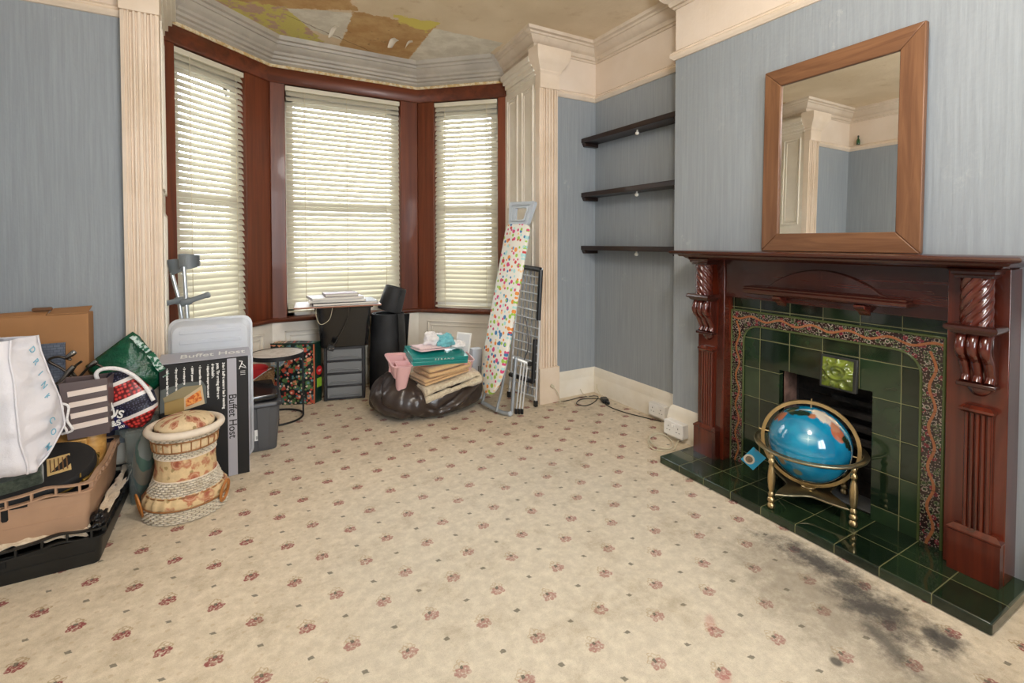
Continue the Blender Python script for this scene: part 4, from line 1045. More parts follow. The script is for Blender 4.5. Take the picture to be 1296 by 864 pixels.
for x in (1.604,1.618):
    b = MB(); b.box(x, x+.005, 3.3992, 3.4005, .18, .26); b.build('printed_bar', plain('black_print', (24,24,26), .5), o)

# ironing board leaning in the corner
M['grey_plastic'] = plain('light_grey_plastic', (184,194,204), .35); M['grey_metal'] = plain('grey_enamelled_tube', (158,164,170), .3, .4)
M['steel'] = plain('white_coated_tube', (220,224,228), .3, .3); M['blackplastic'] = plain('black_plastic', (28,29,32), .4)
ib = thing('ironing_board', (1.62,3.10,0), 'ironing board with a white multicoloured polka dot cover leaning upright by the pilaster', 'ironing board')
AX = Vector((.205, 0.0, 1)).normalized(); WD = Vector((.16,-.987,0)); WD = (WD-AX*WD.dot(AX)).normalized(); NN = AX.cross(WD).normalized()
if NN.x > 0: NN = -NN
O0 = Vector((1.535,3.09,.06))
def bp(s, w, d): return O0+AX*s+WD*w+NN*d
t = NT('polka_dot_cotton'); x, y, z = t.xyz()
# board coordinates from local position
lx, ly, lz = x-(O0.x-1.62), y-(O0.y-3.10), z-O0.z
S_ = lx*AX.x+ly*AX.y+lz*AX.z; W_ = lx*WD.x+ly*WD.y+lz*WD.z; N_ = lx*NN.x+ly*NN.y+lz*NN.z
c = s2l((236,234,226))
pal = [((238,150,60),.4),((60,120,170),.5),((214,70,120),.3),((146,196,60),.6),((150,214,214),.8),((206,60,60),.2)]
uv = t.vec(S_, W_ + N_*0.9, 0.0)
for sc, rad in ((16,.27),(23,.27)):
    vd = t.voro(uv, sc, 'F1', rnd=.62, dim='2D'); vc = t.voro(uv, sc, 'F1', 'Color', rnd=.62, dim='2D'); a1, a2, a3 = t.xyz(vc)
    cc = s2l((236,150,70))
    for k, (rgb, th_) in enumerate((((70,130,180),.16),((216,80,130),.32),((160,204,80),.50),((176,224,224),.64),((208,70,70),.86),((246,206,150),.93))): cc = t.mix(a1.gt(th_), cc, s2l(rgb))
    c = t.mix(t.ss(rad+.03, rad-.03, vd + a2*.10), c, cc)
M['dots'] = t.done(t.bsdf(c, .8, nrm=t.bump(t.noise(sc=30, det=3), .15, .004)))
def outline(h, n=18):
    pts = []
    Lb = 1.235; 
    def hw(s):
        if s < .34: 
            u = 1-s/.34; return .135*math.sqrt(max(0, 1-(u**2.4)*.96))*.98+.002
        if s > Lb-.05: u = (s-(Lb-.05))/.05; return .135-.05*(1-math.sqrt(max(0,1-u*u)))
        return .135
    ss = [0,.008,.02,.04,.07,.11,.16,.22,.28,.34,.5,.7,.9,1.05,1.185,1.20,1.215,1.228,1.235]
    return [(s+.08, hw(s)+h) for s in ss]
def board_ring(h, d):
    o = outline(h); return [bp(s, w, d) for s, w in o]+[bp(s, -w, d) for s, w in o[::-1]]
b = MB(); b.loft([board_ring(-.012,-.004), board_ring(0,.002), board_ring(.002,.012), board_ring(0,.022), board_ring(-.010,.028)]); b.build('padded_cover', M['dots'], ib, smooth=60)
b = MB(); b.loft([board_ring(-.02,-.014), board_ring(-.02,-.003)]); b.build('board_base', M['grey_metal'], ib)
# iron rest with its opening
def rest(k, d, hole=False):
    pts = []
    s0, s1, w0, w1 = (1.310, 1.485, .105, .150) if not hole else (1.350, 1.440, .050, .068)
    out = []
    for (s, w, ds, dw) in ((s0,w0,0,0),(s1,w1,0,0),(s1,-w1,0,0),(s0,-w0,0,0)): out.append((s,w))
    # rounded by subdivision of the corners
    res = []
    for i in range(4):
        p, q, r = out[i-1], out[i], out[(i+1)%4]; rr = .022 if not hole else .018
        def toward(a, bq): 
            L = math.hypot(bq[0]-a[0], bq[1]-a[1]); return (a[0]+(bq[0]-a[0])*rr/L, a[1]+(bq[1]-a[1])*rr/L)
        A, B2 = toward(q, p), toward(q, r)
        for j in range(5):
            u = j/4; res.append(((1-u)**2*A[0]+2*u*(1-u)*q[0]+u*u*B2[0], (1-u)**2*A[1]+2*u*(1-u)*q[1]+u*u*B2[1]))
    return [bp(s, w, d) for s, w in res]
b = MB(); oT, iT, oB, iB = rest(0,.022), rest(0,.016,True), rest(0,-.006), rest(0,-.004,True)
b.loft([oT, iT, iB, oB], loop=True); b.build('iron_rest', M['grey_plastic'], ib, smooth=40)
def ringpts(f):
    return [bp(s*0+ (1.395+ (s-1.395)*f), w*f, .024) for s, w in [(1.33,.092),(1.470,.124),(1.470,-.124),(1.33,-.092)]]
b = MB(); b.tube(ringpts(.86), .004, 8, closed=True); b.build('silicone_strip', plain('pale_grey_silicone', (196,204,210), .5), ib, smooth=50)
b = MB(); b.tube([bp(1.30,-.075,-.014), bp(1.46,-.11,-.018), bp(1.485,-.07,-.03), bp(1.49,0,-.034), bp(1.485,.07,-.03), bp(1.46,.115,-.02), bp(1.30,.075,-.014)], .006, 8); b.build('rest_loop', M['grey_metal'], ib, smooth=50)
for w, s0, s1 in ((.085,.10,1.05),(-.085,.10,.95)):
    b = MB(); b.tube([bp(s1,w*.7,-.030), bp(.45,w,-.036), bp(.10,w,-.030), bp(-.02,w*1.05,-.014)], .010, 10); b.build('leg', M['grey_metal'], ib, smooth=50)
b = MB(); b.tube([(1.535,3.17,.052),(1.575,3.06,.030),(1.61,2.99,.018),(1.64,2.955,.020)], .014, 10); b.build('foot_bar', M['grey_metal'], ib, smooth=50)
b = MB(); b.tube([(1.655,2.955,.016),(1.668,2.965,.10),(1.690,2.985,.24),(1.715,3.00,.40)], .013, 10); b.build('rear_leg', M['grey_metal'], ib, smooth=50)
b = MB(); b.ball((1.64,2.955,.019), .018, 14, 8); b.build('foot_cap', M['grey_plastic'], ib, smooth=180)

# folded clothes airer behind it
ar = thing('clothes_airer', (1.88,3.16,0), 'folded white wire clothes airer with black plastic joints leaning behind the ironing board', 'clothes airer')
N0, N1, F0, F1 = Vector((1.905,3.025,.012)), Vector((1.955,3.022,1.030)), Vector((1.835,3.335,.012)), Vector((1.940,3.335,1.045))
def ap(u, v, d=0.0):   # u near -> far, v up, d out towards the camera
    return N0.lerp(F0,u).lerp(N1.lerp(F1,u), v) + Vector((-.92,-.25,.05))*d
for u in (.03, .97):
    b = MB(); b.tube([ap(u,0), ap(u,1)], .008, 10); b.build('side_tube', M['steel'], ar, smooth=50)
for u in (.22,.38,.54,.70,.84):
    b = MB(); b.tube([ap(u,.05,-.018), ap(u,.97,-.018)], .0055, 8); b.build('inner_bar', M['grey_metal'], ar, smooth=50)
for k in range(15):
    v = .06+.062*k
    if .44 < v < .49: continue
    b = MB(); b.tube([ap(.05,v,.006), ap(.95,v,.006)], .0055, 8); b.build('rung', M['steel'], ar, smooth=50)
for v0, v1, u in ((.62,.985,.03),(.16,.475,.12)):
    b = MB(); p, q = ap(u,v0,.012), ap(u,v1,.012); b.tube([p,q], .017, 8); b.build('plastic_rail', M['blackplastic'], ar, smooth=30)
b = MB(); b.tube([ap(.02,.985,.012), ap(.98,.985,.012)], .019, 8); b.build('top_joint', M['blackplastic'], ar, smooth=30)
b = MB(); b.tube([ap(.14,.165,.014), ap(.95,.165,.014)], .018, 8); b.build('lower_joint', M['blackplastic'], ar, smooth=30)
b = MB(); b.tube(spline([ap(.55,.62,.01), ap(.35,.52,.03), ap(.30,.40,.03), ap(.42,.30,.03), ap(.30,.20,.03), ap(.2,.1,.02)]), .004, 6); b.build('cord', plain('grey_cord', (92,92,96), .5), ar, smooth=50)
for k, (dx, dy) in enumerate(((0,0),(.018,-.012),(.036,-.024))):
    b = MB(); b.tube([(1.700+dx,2.975+dy,.012),(1.745+dx,2.975+dy,.36)], .0055, 8); b.build('wing_tube', M['steel'], ar, smooth=50)
    b = MB(); b.cbox((1.700+dx,2.975+dy,.020), (.015,.020,.038)); b.build('wing_foot', M['blackplastic'], ar, bevel=.003)
b = MB(); b.tube([(1.700,3.02,.395),(1.80,2.945,.350)], .013, 10); b.build('wing_bar', M['steel'], ar, smooth=50)
b = MB(); b.cbox((1.795,2.950,.352), (.035,.03,.03)); b.build('wing_clip', M['blackplastic'], ar, bevel=.004)
for u in (.03,.97):
    b = MB(); b.cbox(ap(u,0)+Vector((0,0,.012)), (.026,.026,.044)); b.build('foot', M['blackplastic'], ar, bevel=.004)

# drawer tower, crate and the heap on top
D0, D1 = Vector((.556,3.93,0)), Vector((.847,3.86,0)); ux = (D1-D0).normalized(); uy = Vector((-ux.y, ux.x, 0))
DM = Matrix(((ux.x,uy.x,0,D0.x),(ux.y,uy.y,0,D0.y),(0,0,1,0),(0,0,0,1)))
M['darkgrey'] = plain('dark_grey_plastic', (48,49,54), .38); M['smoke'] = clear('smoky_clear_plastic', (176,180,184), .5, .22)
dr = thing('drawer_tower', (.70,4.02,0), 'small dark grey four-drawer plastic tower with clear fronts under the black box', 'drawer unit')
b = MB(); b.M = DM; W = .300
for x0, x1, y0, y1, z0, z1 in ((0,.022,0,.28,.004,.410),(W-.022,W,0,.28,.004,.410),(0,W,.265,.28,.004,.410),(0,W,0,.28,.395,.413)): b.box(x0,x1,y0,y1,z0,z1)
for k in range(4): b.box(.01,W-.01,.004,.27,.006+.0975*k,.020+.0975*k)
b.build('tower_body', M['darkgrey'], dr, bevel=.004)
for k in range(4):
    z0 = .022+.0975*k; z1 = z0+.080
    b = MB(); b.M = DM; b.box(.024,W-.024,.004,.012,z0,z1); b.box(.026,.030,.012,.25,z0,z1-.02); b.box(W-.030,W-.026,.012,.25,z0,z1-.02); b.box(.026,W-.026,.012,.25,z0,z0+.004)
    d = b.build('drawer', M['smoke'], dr, bevel=.003)
    b = MB(); b.M = DM; b.tube(spline([(.036,-.002,z0+.004),(.046,-.006,z0+.018),(.07,-.008,z0+.026),(W/2,-.010,z0+.027),(W-.07,-.008,z0+.026),(W-.046,-.006,z0+.018),(W-.036,-.002,z0+.004)]), .0055, 8); b.build('pull_lip', M['smoke'], d, smooth=60)
    b = MB(); b.M = DM; b.box(.04,W-.05,.03,.2,z0+.005,z0+.045); b.build('drawer_contents', plain('grey_papers', (150,148,146), .8, var=.3, vsc=40), d)
bx = thing('storage_box', (.70,4.0,.415), 'shiny black plastic storage box standing on the drawer tower', 'storage box')
b = MB(); b.M = DM @ Matrix.Translation((.150,.130,.415))
vessel(b, [(-.168,.168,-.135,.140,.025,0),(-.172,.172,-.139,.142,.025,.004),(-.200,.200,-.155,.150,.03,.300),(-.214,.214,-.166,.155,.03,.302),(-.214,.214,-.166,.155,.03,.330)], .004)
t = NT('shiny_black_plastic'); M['boxblack'] = t.done(t.bsdf(s2l((16,17,20)), .16, nrm=t.bump(t.noise(sc=5, det=2), .25, .01), coat=.3))
b.build('box_body', M['boxblack'], bx, smooth=40)
b = MB(); b.M = DM @ Matrix.Translation((.150,.130,.415)); b.cbox((-.214,0,.285), (.012,.12,.03)); b.build('side_handle', M['blackplastic'], bx, bevel=.004)
b = MB(); b.M = DM @ Matrix.Translation((.150,.130,.415)); b.cbox((.02,0,.285),(.30,.22,.05)); b.build('box_contents', plain('mixed_papers', (150,140,128), .8, var=.4, vsc=30), bx, bevel=.006)
def flat(name, c, s, rz, mat, label, cat, edge=None, group=None, bev=.002):
    o = thing(name, (c[0],c[1],c[2]), label, cat, group); R = Matrix.Translation(c) @ rot('Z', rz)
    b = MB(); b.M = R; b.box(-s[0]/2,s[0]/2,-s[1]/2,s[1]/2,0,s[2]); b.build(name+'_body', mat, o, bevel=bev)
    if edge: b = MB(); b.M = R; b.box(-s[0]/2+.004,s[0]/2-.004,-s[1]/2-.0006,-s[1]/2+.01,s[2]*.15,s[2]*.85); b.build('page_edge', edge, o)
    return o
M['paper'] = plain('white_paper_edge', (226,222,214), .8); M['woodedge'] = plain('brown_board_edge', (150,96,66), .5)
o = flat('drawing_board', (.655,3.885,.747), (.60,.36,.010), -7, plain('white_laminate', (214,206,204), .35), 'thin white-topped board with a brown edge laid over the black storage box', 'board')
b = MB(); b.M = Matrix.Translation((.655,3.885,.747)) @ rot('Z', -7); b.box(-.3003,.3003,-.1815,-.179,-.0005,.0085); b.box(-.3018,-.2995,-.18,.18,-.0005,.0085); b.build('brown_edging', M['woodedge'], o)
flat('folder', (.70,3.885,.7578), (.46,.30,.018), -4, plain('black_folder_cover', (44,46,50), .4), 'black ring folder lying on the thin white-topped board', 'folder', M['paper'])
flat('book', (.655,3.90,.7762), (.40,.27,.016), -9, plain('white_book_cover', (222,220,218), .4), 'wide white book on the black folder', 'book', M['paper'])
flat('book', (.64,3.91,.7926), (.37,.25,.020), 3, plain('pale_grey_book_cover', (206,206,208), .4), 'pale grey book second from the top of the heap on the black box', 'book', M['paper'])
flat('book', (.675,3.90,.8130), (.24,.18,.022), -2, plain('maroon_book_cover', (92,40,42), .4), 'small maroon book on top of the heap on the black box', 'book', M['paper'])
cable([(.50,3.80,.775),(.485,3.79,.70),(.515,3.785,.62),(.575,3.78,.65),(.60,3.80,.72),(.61,3.84,.755)], .0022, M['cable_w'], 'thin pale cable looped over the front of the black storage box')
cable([(.71,3.79,.765),(.715,3.765,.72),(.70,3.765,.64),(.66,3.775,.55),(.615,3.785,.47),(.60,3.79,.455)], .0032, M['cable_k'], 'dark cable hanging down the front of the black storage box')
pl = thing('plug', (.588,3.795,.414), 'black mains plug hanging at the foot of the black storage box', 'plug')
b = MB(); b.cbox((.588,3.795,.437), (.046,.030,.044), rot('Y',20)); b.build('plug_body', M['blackplastic'], pl, bevel=.006)
for dx in (-.012,.012):
    b = MB(); b.cbox((.588+dx,3.776,.437), (.006,.016,.004)); b.build('pin', plain('steel_pin', (200,200,200), .25, 1.0), pl)

# black rolled mat, small black roll, black board
t = NT('black_foam_rubber'); n = t.noise(sc=90, det=3); n2 = t.noise(sc=5, det=3)
M['foam'] = t.done(t.bsdf(t.mix(t.ss(.3,.7,n2), s2l((30,31,33)), s2l((50,51,54))), .62, nrm=t.bump(n, .35, .002)))
rm = thing('rolled_mat', (1.072,4.036,0), 'large black foam mat rolled up and standing on end beside the drawer tower', 'mat')
b = MB(); mid = []
for k in range(75):
    a = -1.2+2*PI*2.3*k/74; f = 1-.36*k/74; mid.append((a, f))
rings = []
for z, R in ((.002,.162),(.03,.162),(.30,.157),(.52,.148),(.60,.142),(.632,.139)):
    o_ = [(1.072+R*f*math.cos(a), 4.036+R*f*math.sin(a), z) for a, f in mid]; i_ = [(1.072+(R*f-.009)*math.cos(a), 4.036+(R*f-.009)*math.sin(a), z) for a, f in mid]
    rings.append(o_+i_[::-1])
b.loft(rings); b.build('mat_roll', M['foam'], rm, smooth=60)
sr = thing('black_roll', (1.105,4.03,.634), 'short black foam roll tilted on top of the large rolled mat', 'roll')
b = MB(); RM = Matrix.Translation((1.085,4.02,.655)) @ rot('Y', 16) @ rot('X', 4)
b.M = RM; vv = [(.098,0),(.100,.004),(.088,.195),(.086,.199),(.080,.199),(.090,.010),(.002,.010)]; b.lathe((0,0,0), [(.002,0)]+vv, 36); b.build('roll_body', M['foam'], sr, smooth=50)
b = MB(); b.M = RM; b.box(.018,.022,-.0955,-.080,.01,.19); 
b.jit(lambda p: p); b.build('roll_seam', M['blackplastic'], sr)
bd = thing('black_board', (1.19,4.222,0), 'thin black board standing behind the large rolled mat', 'board')
b = MB(); b.M = Matrix.Translation((1.185,4.222,.002)); b.prism([(-.10,-.006,0),(.085,-.006,0),(.135,-.006,.582),(-.10,-.006,.582)], (0,.012,0)); b.build('board_sheet', M['boxblack'], bd, bevel=.002)

# floral shopping bag
t = NT('floral_oilcloth'); x, y, z = t.xyz(); hx = x*.96-y*.28
uv = t.vec(hx, z, 0.0); c = s2l((24,36,36))
for sc, rad, cols in ((19,.34,((206,92,70),(84,120,74),(226,150,110),(70,110,110))),(38,.30,((110,140,84),(232,200,180),(200,70,60),(96,140,150)))):
    vd = t.voro(uv, sc, dim='2D'); vc = t.voro(uv, sc, 'F1', 'Color', dim='2D'); a1, a2, a3 = t.xyz(vc); wob_ = t.noise(uv, sc*3, 2)
    cc = s2l(cols[0])
    for k, th_ in ((1,.3),(2,.55),(3,.8)): cc = t.mix(a1.gt(th_), cc, s2l(cols[k]))
    c = t.mix(t.ss(rad+.04, rad-.04, vd+(wob_-.5)*.35), c, cc)
bird = t.ss(.075, .065, ((hx+.16)*(hx+.16)*.9+(z-.34)*(z-.34)*1.6).sqrt()+(t.noise(uv, 30, 3)-.5)*.05)
c = t.mix(bird*.85, c, t.mix(t.ss(.45,.6,t.noise(uv, 40, 3)), s2l((150,184,206)), s2l((226,226,220))))
M['floral'] = t.done(t.bsdf(c, .35))
t = NT('dark_green_oilcloth'); M['dkgreen'] = t.done(t.bsdf(s2l((24,52,44)), .35))
fb_ = thing('shopping_bag', (.40,4.05,0), 'tall floral patterned shopping bag with a dark green side, between side table and drawer tower', 'bag')
FLc, FRc, BRc, BLc = (.200,4.045), (.487,3.915), (.546,3.985), (.262,4.145)
def bagring(z, bulge, b_=0):
    def ed(p, q, n, o):
        out = []
        d = Vector((q[0]-p[0], q[1]-p[1])); nn_ = Vector((d.y,-d.x)).normalized()
        for k in range(n):
            u = k/n; w = math.sin(PI*u)*o; out.append((p[0]+d.x*u+nn_.x*w, p[1]+d.y*u+nn_.y*w, z+.006*nz((u*3, z*4, o), 2, 3)))
        return out
    return ed(FLc,FRc,8,bulge)+ed(FRc,BRc,4,bulge*.6)+ed(BRc,BLc,8,bulge)+ed(BLc,FLc,4,bulge*.4)
b = MB(); b.loft([bagring(z, bu) for z, bu in ((.002,.0),(.02,.008),(.12,.016),(.25,.016),(.38,.008),(.455,.0),(.462,-.002))])
for f_ in b.bm.faces:
    cen = f_.calc_center_median()
    dd = (cen.x-FRc[0])*(BRc[0]-FRc[0])+(cen.y-FRc[1])*(BRc[1]-FRc[1])
    if dd > -.0002 and (cen.x > .484) and cen.y < 4.02: f_.material_index = 1
b.build('bag_body', [M['floral'], M['dkgreen']], fb_, smooth=50)
M['orange_bind'] = plain('orange_binding', (196,104,70), .5)
b = MB(); b.tube([(FRc[0]-.004,FRc[1]-.006,.01),(FRc[0]-.002,FRc[1]-.010,.2),(FRc[0]-.004,FRc[1]-.006,.455)], .006, 8); b.build('edge_binding', M['orange_bind'], fb_, smooth=50)
b = MB(); b.tube([(FLc[0],FLc[1]-.004,.46),(FRc[0],FRc[1]-.006,.46),(BRc[0]+.004,BRc[1],.46)], .006, 8); b.build('top_binding', M['dkgreen'], fb_, smooth=50)
pm = Vector(((FRc[0]+BRc[0])/2, (FRc[1]+BRc[1])/2, 0)); pd = Vector((BRc[0]-FRc[0], BRc[1]-FRc[1], 0)).normalized(); pn = Vector((pd.y,-pd.x,0))
b = MB(); R_ = Matrix(((pd.x,0,pn.x,0),(pd.y,0,pn.y,0),(0,1,0,0),(0,0,0,1))); 
b.M = Matrix.Translation(pm+pn*.011+Vector((0,0,.245))) @ R_; b.lathe((0,0,0), [(.002,-.003),(.034,-.003),(.034,.002),(.002,.002)], 28); b.build('round_badge', plain('red_badge', (214,40,44), .4), fb_)
for dz, w in ((.004,.018),(-.004,.012)):
    b = MB(); b.M = Matrix.Translation(pm+pn*.0135+Vector((0,0,.245+dz))) @ R_; b.box(-w,w,-.002,.002,0,.0008); b.build('badge_print', M['white_print'], fb_)
b = MB(); b.M = Matrix.Translation(pm+pn*.012+Vector((0,0,.155))) @ R_; b.box(-.028,.028,-.034,.034,-.003,.002); b.build('lime_label', plain('lime_label', (150,196,60), .4), fb_)

# wicker basket with a red lining
def weave(name, a, b_, n_around, row, cx=0, cy=0):
    t = NT(name); x, y, z = t.xyz(); ang = t.math('ARCTAN2', y, x)
    rw = (z*(1/row)); par = rw.floor().mod(2.0)
    s = ((ang*(n_around/2)+par*(PI/2)).sin()).abs(); rr = ((rw.fract()-.5)*2.0).abs()
    h = s*(1.0-rr*rr); n = t.noise(sc=30, det=3)
    c = t.mix(t.ss(.3,.7,n), s2l(a), s2l(b_)); c = t.mix(t.ss(.26,.04,h)*.5, c, s2l((92,66,40)))
    return t.done(t.bsdf(c, .55, nrm=t.bump(h, .9, .006)))
M['basketweave'] = weave('brown_wicker', (150,112,72), (182,142,98), 40, .016)
bk = thing('wicker_basket', (.105,3.93,0), 'brown wicker basket with a red and white lining tucked behind the side table', 'basket')
b = MB(); b.M = Matrix.Translation((.105,3.93,0)); vessel(b, [(-.085,.095,-.055,.055,.03,.002),(-.095,.108,-.065,.065,.03,.18),(-.10,.112,-.068,.068,.03,.305)], .008); b.build('basket_body', M['basketweave'], bk, smooth=40)
M['red'] = plain('red_cotton', (214,36,40), .7)
b = MB(); b.M = Matrix.Translation((.105,3.93,0)); b.sheet(16, 8, lambda u, w: (-.10+.19*u, -.072-.004*math.sin(u*9), .318-(.07*(1-abs(2*(u-.35))*.9))*w*(1 if u < .9 else .3)), .003); b.build('red_lining', M['red'], bk, smooth=60)
b = MB(); b.M = Matrix.Translation((.105,3.93,0)); b.ball((-.01,0,.318), 1.0, 24, 12, (.085,.05,.03)); b.build('red_cushion', M['red'], bk, smooth=180)
b = MB(); b.tube([(.105-.10+.19*k/15, 3.93-.0755, .318-.07*(1-abs(2*(k/15-.35))*.9)*(1 if k/15 < .9 else .3)) for k in range(16)], .0035, 6); b.build('white_trim', M['whitecloth'], bk, smooth=50)

# round side table
tb = thing('side_table', (.222,3.72,0), 'small round side table with a pale marble top and black wire frame', 'side table')
t = NT('pale_marble'); n = t.noise(sc=9, det=6, rough=.7, dist=1.2); M['marble'] = t.done(t.bsdf(t.mix(t.ss(.45,.56,n), s2l((216,206,196)), s2l((196,184,172))), .3))
b = MB(); b.lathe((.222,3.72,0), [(.002,.445),(.166,.445),(.168,.448),(.168,.455),(.166,.457),(.002,.457)], 56); b.build('table_top', M['marble'], tb, smooth=40)
b = MB(); rings = []
for k in range(56):
    a = 2*PI*k/56; e = Vector((math.cos(a), math.sin(a), 0)); o_ = Vector((.222,3.72,0)); rings.append([o_+e*r+Vector((0,0,z)) for r, z in ((.160,.432),(.172,.432),(.172,.460),(.1685,.460),(.1685,.446),(.160,.446))])
b.loft(rings, loop=True); b.build('top_ring', M['blackplastic'], tb, smooth=40)
for a in (-92, -8, 84, 170):
    a = math.radians(a); p = (.222+.164*math.cos(a), 3.72+.164*math.sin(a)); b = MB(); b.cbox((p[0],p[1],.222), (.012,.012,.43), rot('Z', math.degrees(a))); b.build('leg', M['blackplastic'], tb, bevel=.001)
b = MB(); b.tube([(.222+.164*math.cos(a), 3.72+.164*math.sin(a), .008) for a in [2*PI*k/48 for k in range(48)]], .007, 8, closed=True); b.build('base_ring', M['blackplastic'], tb, smooth=60)

# dark grey tub with a lid, scales on it
gt = thing('storage_tub', (.04,3.33,0), 'dark grey plastic storage tub with a lid, to the right of the Buffet Host box', 'storage tub')
M['tubgrey'] = plain('mid_grey_plastic', (84,86,90), .42)
b = MB(); b.M = Matrix.Translation((.04,3.33,0)); vessel(b, [(-.150,.142,-.150,.150,.025,.002),(-.153,.146,-.153,.153,.025,.008),(-.170,.163,-.172,.172,.03,.268)], .005); b.build('tub_body', M['tubgrey'], gt, smooth=40)
for xx in (-.06,.075):
    b = MB(); b.M = Matrix.Translation((.04,3.33,0)); b.prism([(xx-.028,-.1525,.02),(xx+.028,-.1525,.02),(xx+.035,-.174,.262),(xx-.035,-.174,.262)], (0,-.006,0)); b.build('rib', M['tubgrey'], gt, bevel=.004)
b = MB(); b.M = Matrix.Translation((.04,3.33,0)); b.loft([rrect(-.180,.173,-.182,.182,.035,.262), rrect(-.184,.177,-.186,.186,.035,.266), rrect(-.184,.177,-.186,.186,.035,.282), rrect(-.178,.171,-.180,.180,.035,.290), rrect(-.15,.143,-.152,.152,.03,.290), rrect(-.146,.139,-.148,.148,.03,.284)]); b.build('tub_lid', M['darkgrey'], gt, smooth=40)
b = MB(); b.M = Matrix.Translation((.04,3.33,0)); b.prism([(.028,-.1595,.070),(.072,-.1595,.070),(.072,-.1650,.135),(.028,-.1650,.135)], (0,-.002,0)); lb_ = b.build('paper_label', M['white_print'], gt)
for k in range(7):
    b = MB(); b.M = Matrix.Translation((.04,3.33,0)); xx = .036+.0042*k; b.prism([(xx,-.1619,.078),(xx+.0022,-.1619,.078),(xx+.0022,-.1636,.098),(xx,-.1636,.098)], (0,-.001,0)); b.build('bar_code_line', M['hole'], lb_)
sc_ = thing('bathroom_scales', (.045,3.33,.291), 'flat black glossy bathroom scales lying on the grey tub lid', 'scales')
b = MB(); b.M = Matrix.Translation((.040,3.315,.291)) @ rot('Z', 4) @ rot('X', 5); b.loft([rrect(-.145,.140,-.13,.13,.02,.012), rrect(-.15,.145,-.138,.138,.02,.018), rrect(-.15,.145,-.138,.138,.02,.042), rrect(-.147,.142,-.135,.135,.02,.046)]); b.build('scale_plate', M['boxblack'], sc_, smooth=40)
for xx in (-.10,.10):
    b = MB(); b.M = Matrix.Translation((.040,3.315,.291)) @ rot('Z', 4); b.lathe((xx,.09,0), [(.002,.0),(.014,.0),(.014,.022),(.002,.022)], 14); b.lathe((xx,-.09,0), [(.002,.0),(.014,.0),(.014,.006),(.002,.006)], 14); b.build('foot', M['blackplastic'], sc_)
# ================================================================== the heap on the left
# wicker stool
ST = Vector((-.222, 2.69, 0)); st = thing('wicker_stool', ST, 'waisted white wicker stool with floral fabric bands and a padded floral seat', 'stool')
M['cane'] = plain('white_cane_rim', (228,214,196), .45, var=.06, vsc=20)
M['weave'] = weave('white_wicker_weave', (206,194,172), (232,222,204), 34, .0088)
def floral_fabric(name, ground, sc=17.0):
    t = NT(name); x, y, z = t.xyz(); ang = t.math('ARCTAN2', y, x); uv = t.vec(ang*.13, z, (x*x+y*y).sqrt()*.7)
    n = t.noise(uv, 55, 4, .7); n2 = t.noise(uv, 14, 3)
    c = t.mix(t.ss(.3,.7,n), s2l(ground), tuple(q*.86 for q in s2l(ground)))
    vd = t.voro(uv, sc); w_ = vd+(n-.5)*.5
    leaf = t.voro(uv, sc*1.9); c = t.mix(t.ss(.30,.20,leaf+(n-.5)*.6)*.8*t.ss(.35,.5,n2), c, s2l((140,116,70)))
    c = t.mix(t.ss(.46,.36,w_)*.85*t.ss(.36,.46,n2), c, s2l((176,104,74))); c = t.mix(t.ss(.26,.16,w_)*.8*t.ss(.36,.46,n2), c, s2l((146,70,54)))
    ring = ((vd*26.0).sin()); c = t.mix(t.ss(.5,.9,ring)*t.ss(.4,.3,w_)*.35*t.ss(.40,.52,n2), c, s2l((232,206,176)))
    return t.done(t.bsdf(c, .8, nrm=t.bump(n, .2, .003)))
M['floral_seat'] = floral_fabric('floral_cotton', (226,202,162)); M['floral_waist'] = floral_fabric('floral_cotton_waist', (222,194,148), 15.0)
def woven(name, prof, n_around, m=None):
    b = MB(); P = []
    # resample the profile finely
    for (r0, z0), (r1, z1) in zip(prof, prof[1:]):
        k = max(2, int(abs(z1-z0)/.0022)); P += [(r0+(r1-r0)*i/k, z0+(z1-z0)*i/k) for i in range(k)]
    P.append(prof[-1]); rings = []
    for r, z in P:
        row = math.floor(z/.0088); fz = (z/.0088-row-.5)*2
        ring = []
        for k in range(n_around*4):
            a = 2*PI*k/(n_around*4); h = abs(math.sin(a*n_around/2+(row % 2)*PI/2))*(1-fz*fz)
            q = r-.004+.008*h; ring.append(ST+Vector((q*math.cos(a), q*math.sin(a), z)))
        rings.append(ring)
    b.loft(rings, True, False, False); return b.build(name, m or M['weave'], st, smooth=180)
woven('woven_band', [(.166,.004),(.167,.035),(.164,.060)], 34)
woven('woven_band', [(.146,.108),(.134,.140),(.124,.165)], 34)
woven('woven_band', [(.118,.262),(.120,.285),(.124,.300)], 34)
woven('woven_band', [(.130,.338),(.137,.352),(.142,.366)], 34)
def cloth_band(prof, ruffle, m, name='fabric_band'):
    b = MB(); b.lathe(ST, prof, 96, cap=False, fn=lambda r, z, a: r+ruffle*math.cos(a*22)+.0016*math.sin(a*37+z*60)); return b.build(name, m, st, smooth=180)
cloth_band([(.161,.056),(.166,.070),(.163,.090),(.152,.104),(.146,.112)], .0035, M['floral_waist'], 'frilled_band')
cloth_band([(.122,.160),(.121,.175),(.117,.21),(.116,.24),(.118,.266)], .0008, M['floral_waist'])
cloth_band([(.123,.296),(.1265,.306),(.128,.32),(.1275,.332),(.131,.342)], .002, M['floral_seat'])
M['brownwicker'] = plain('brown_cane', (150,104,62), .5, var=.2, vsc=30)
for k in range(22):
    a = 2*PI*k/22+.1; e = Vector((math.cos(a), math.sin(a), 0)); b = MB(); b.tube([ST+e*.1275+Vector((0,0,.298)), ST+e*.1305+Vector((0,0,.34))], .0028, 6); b.build('cane_stake', M['brownwicker'], st, smooth=50)
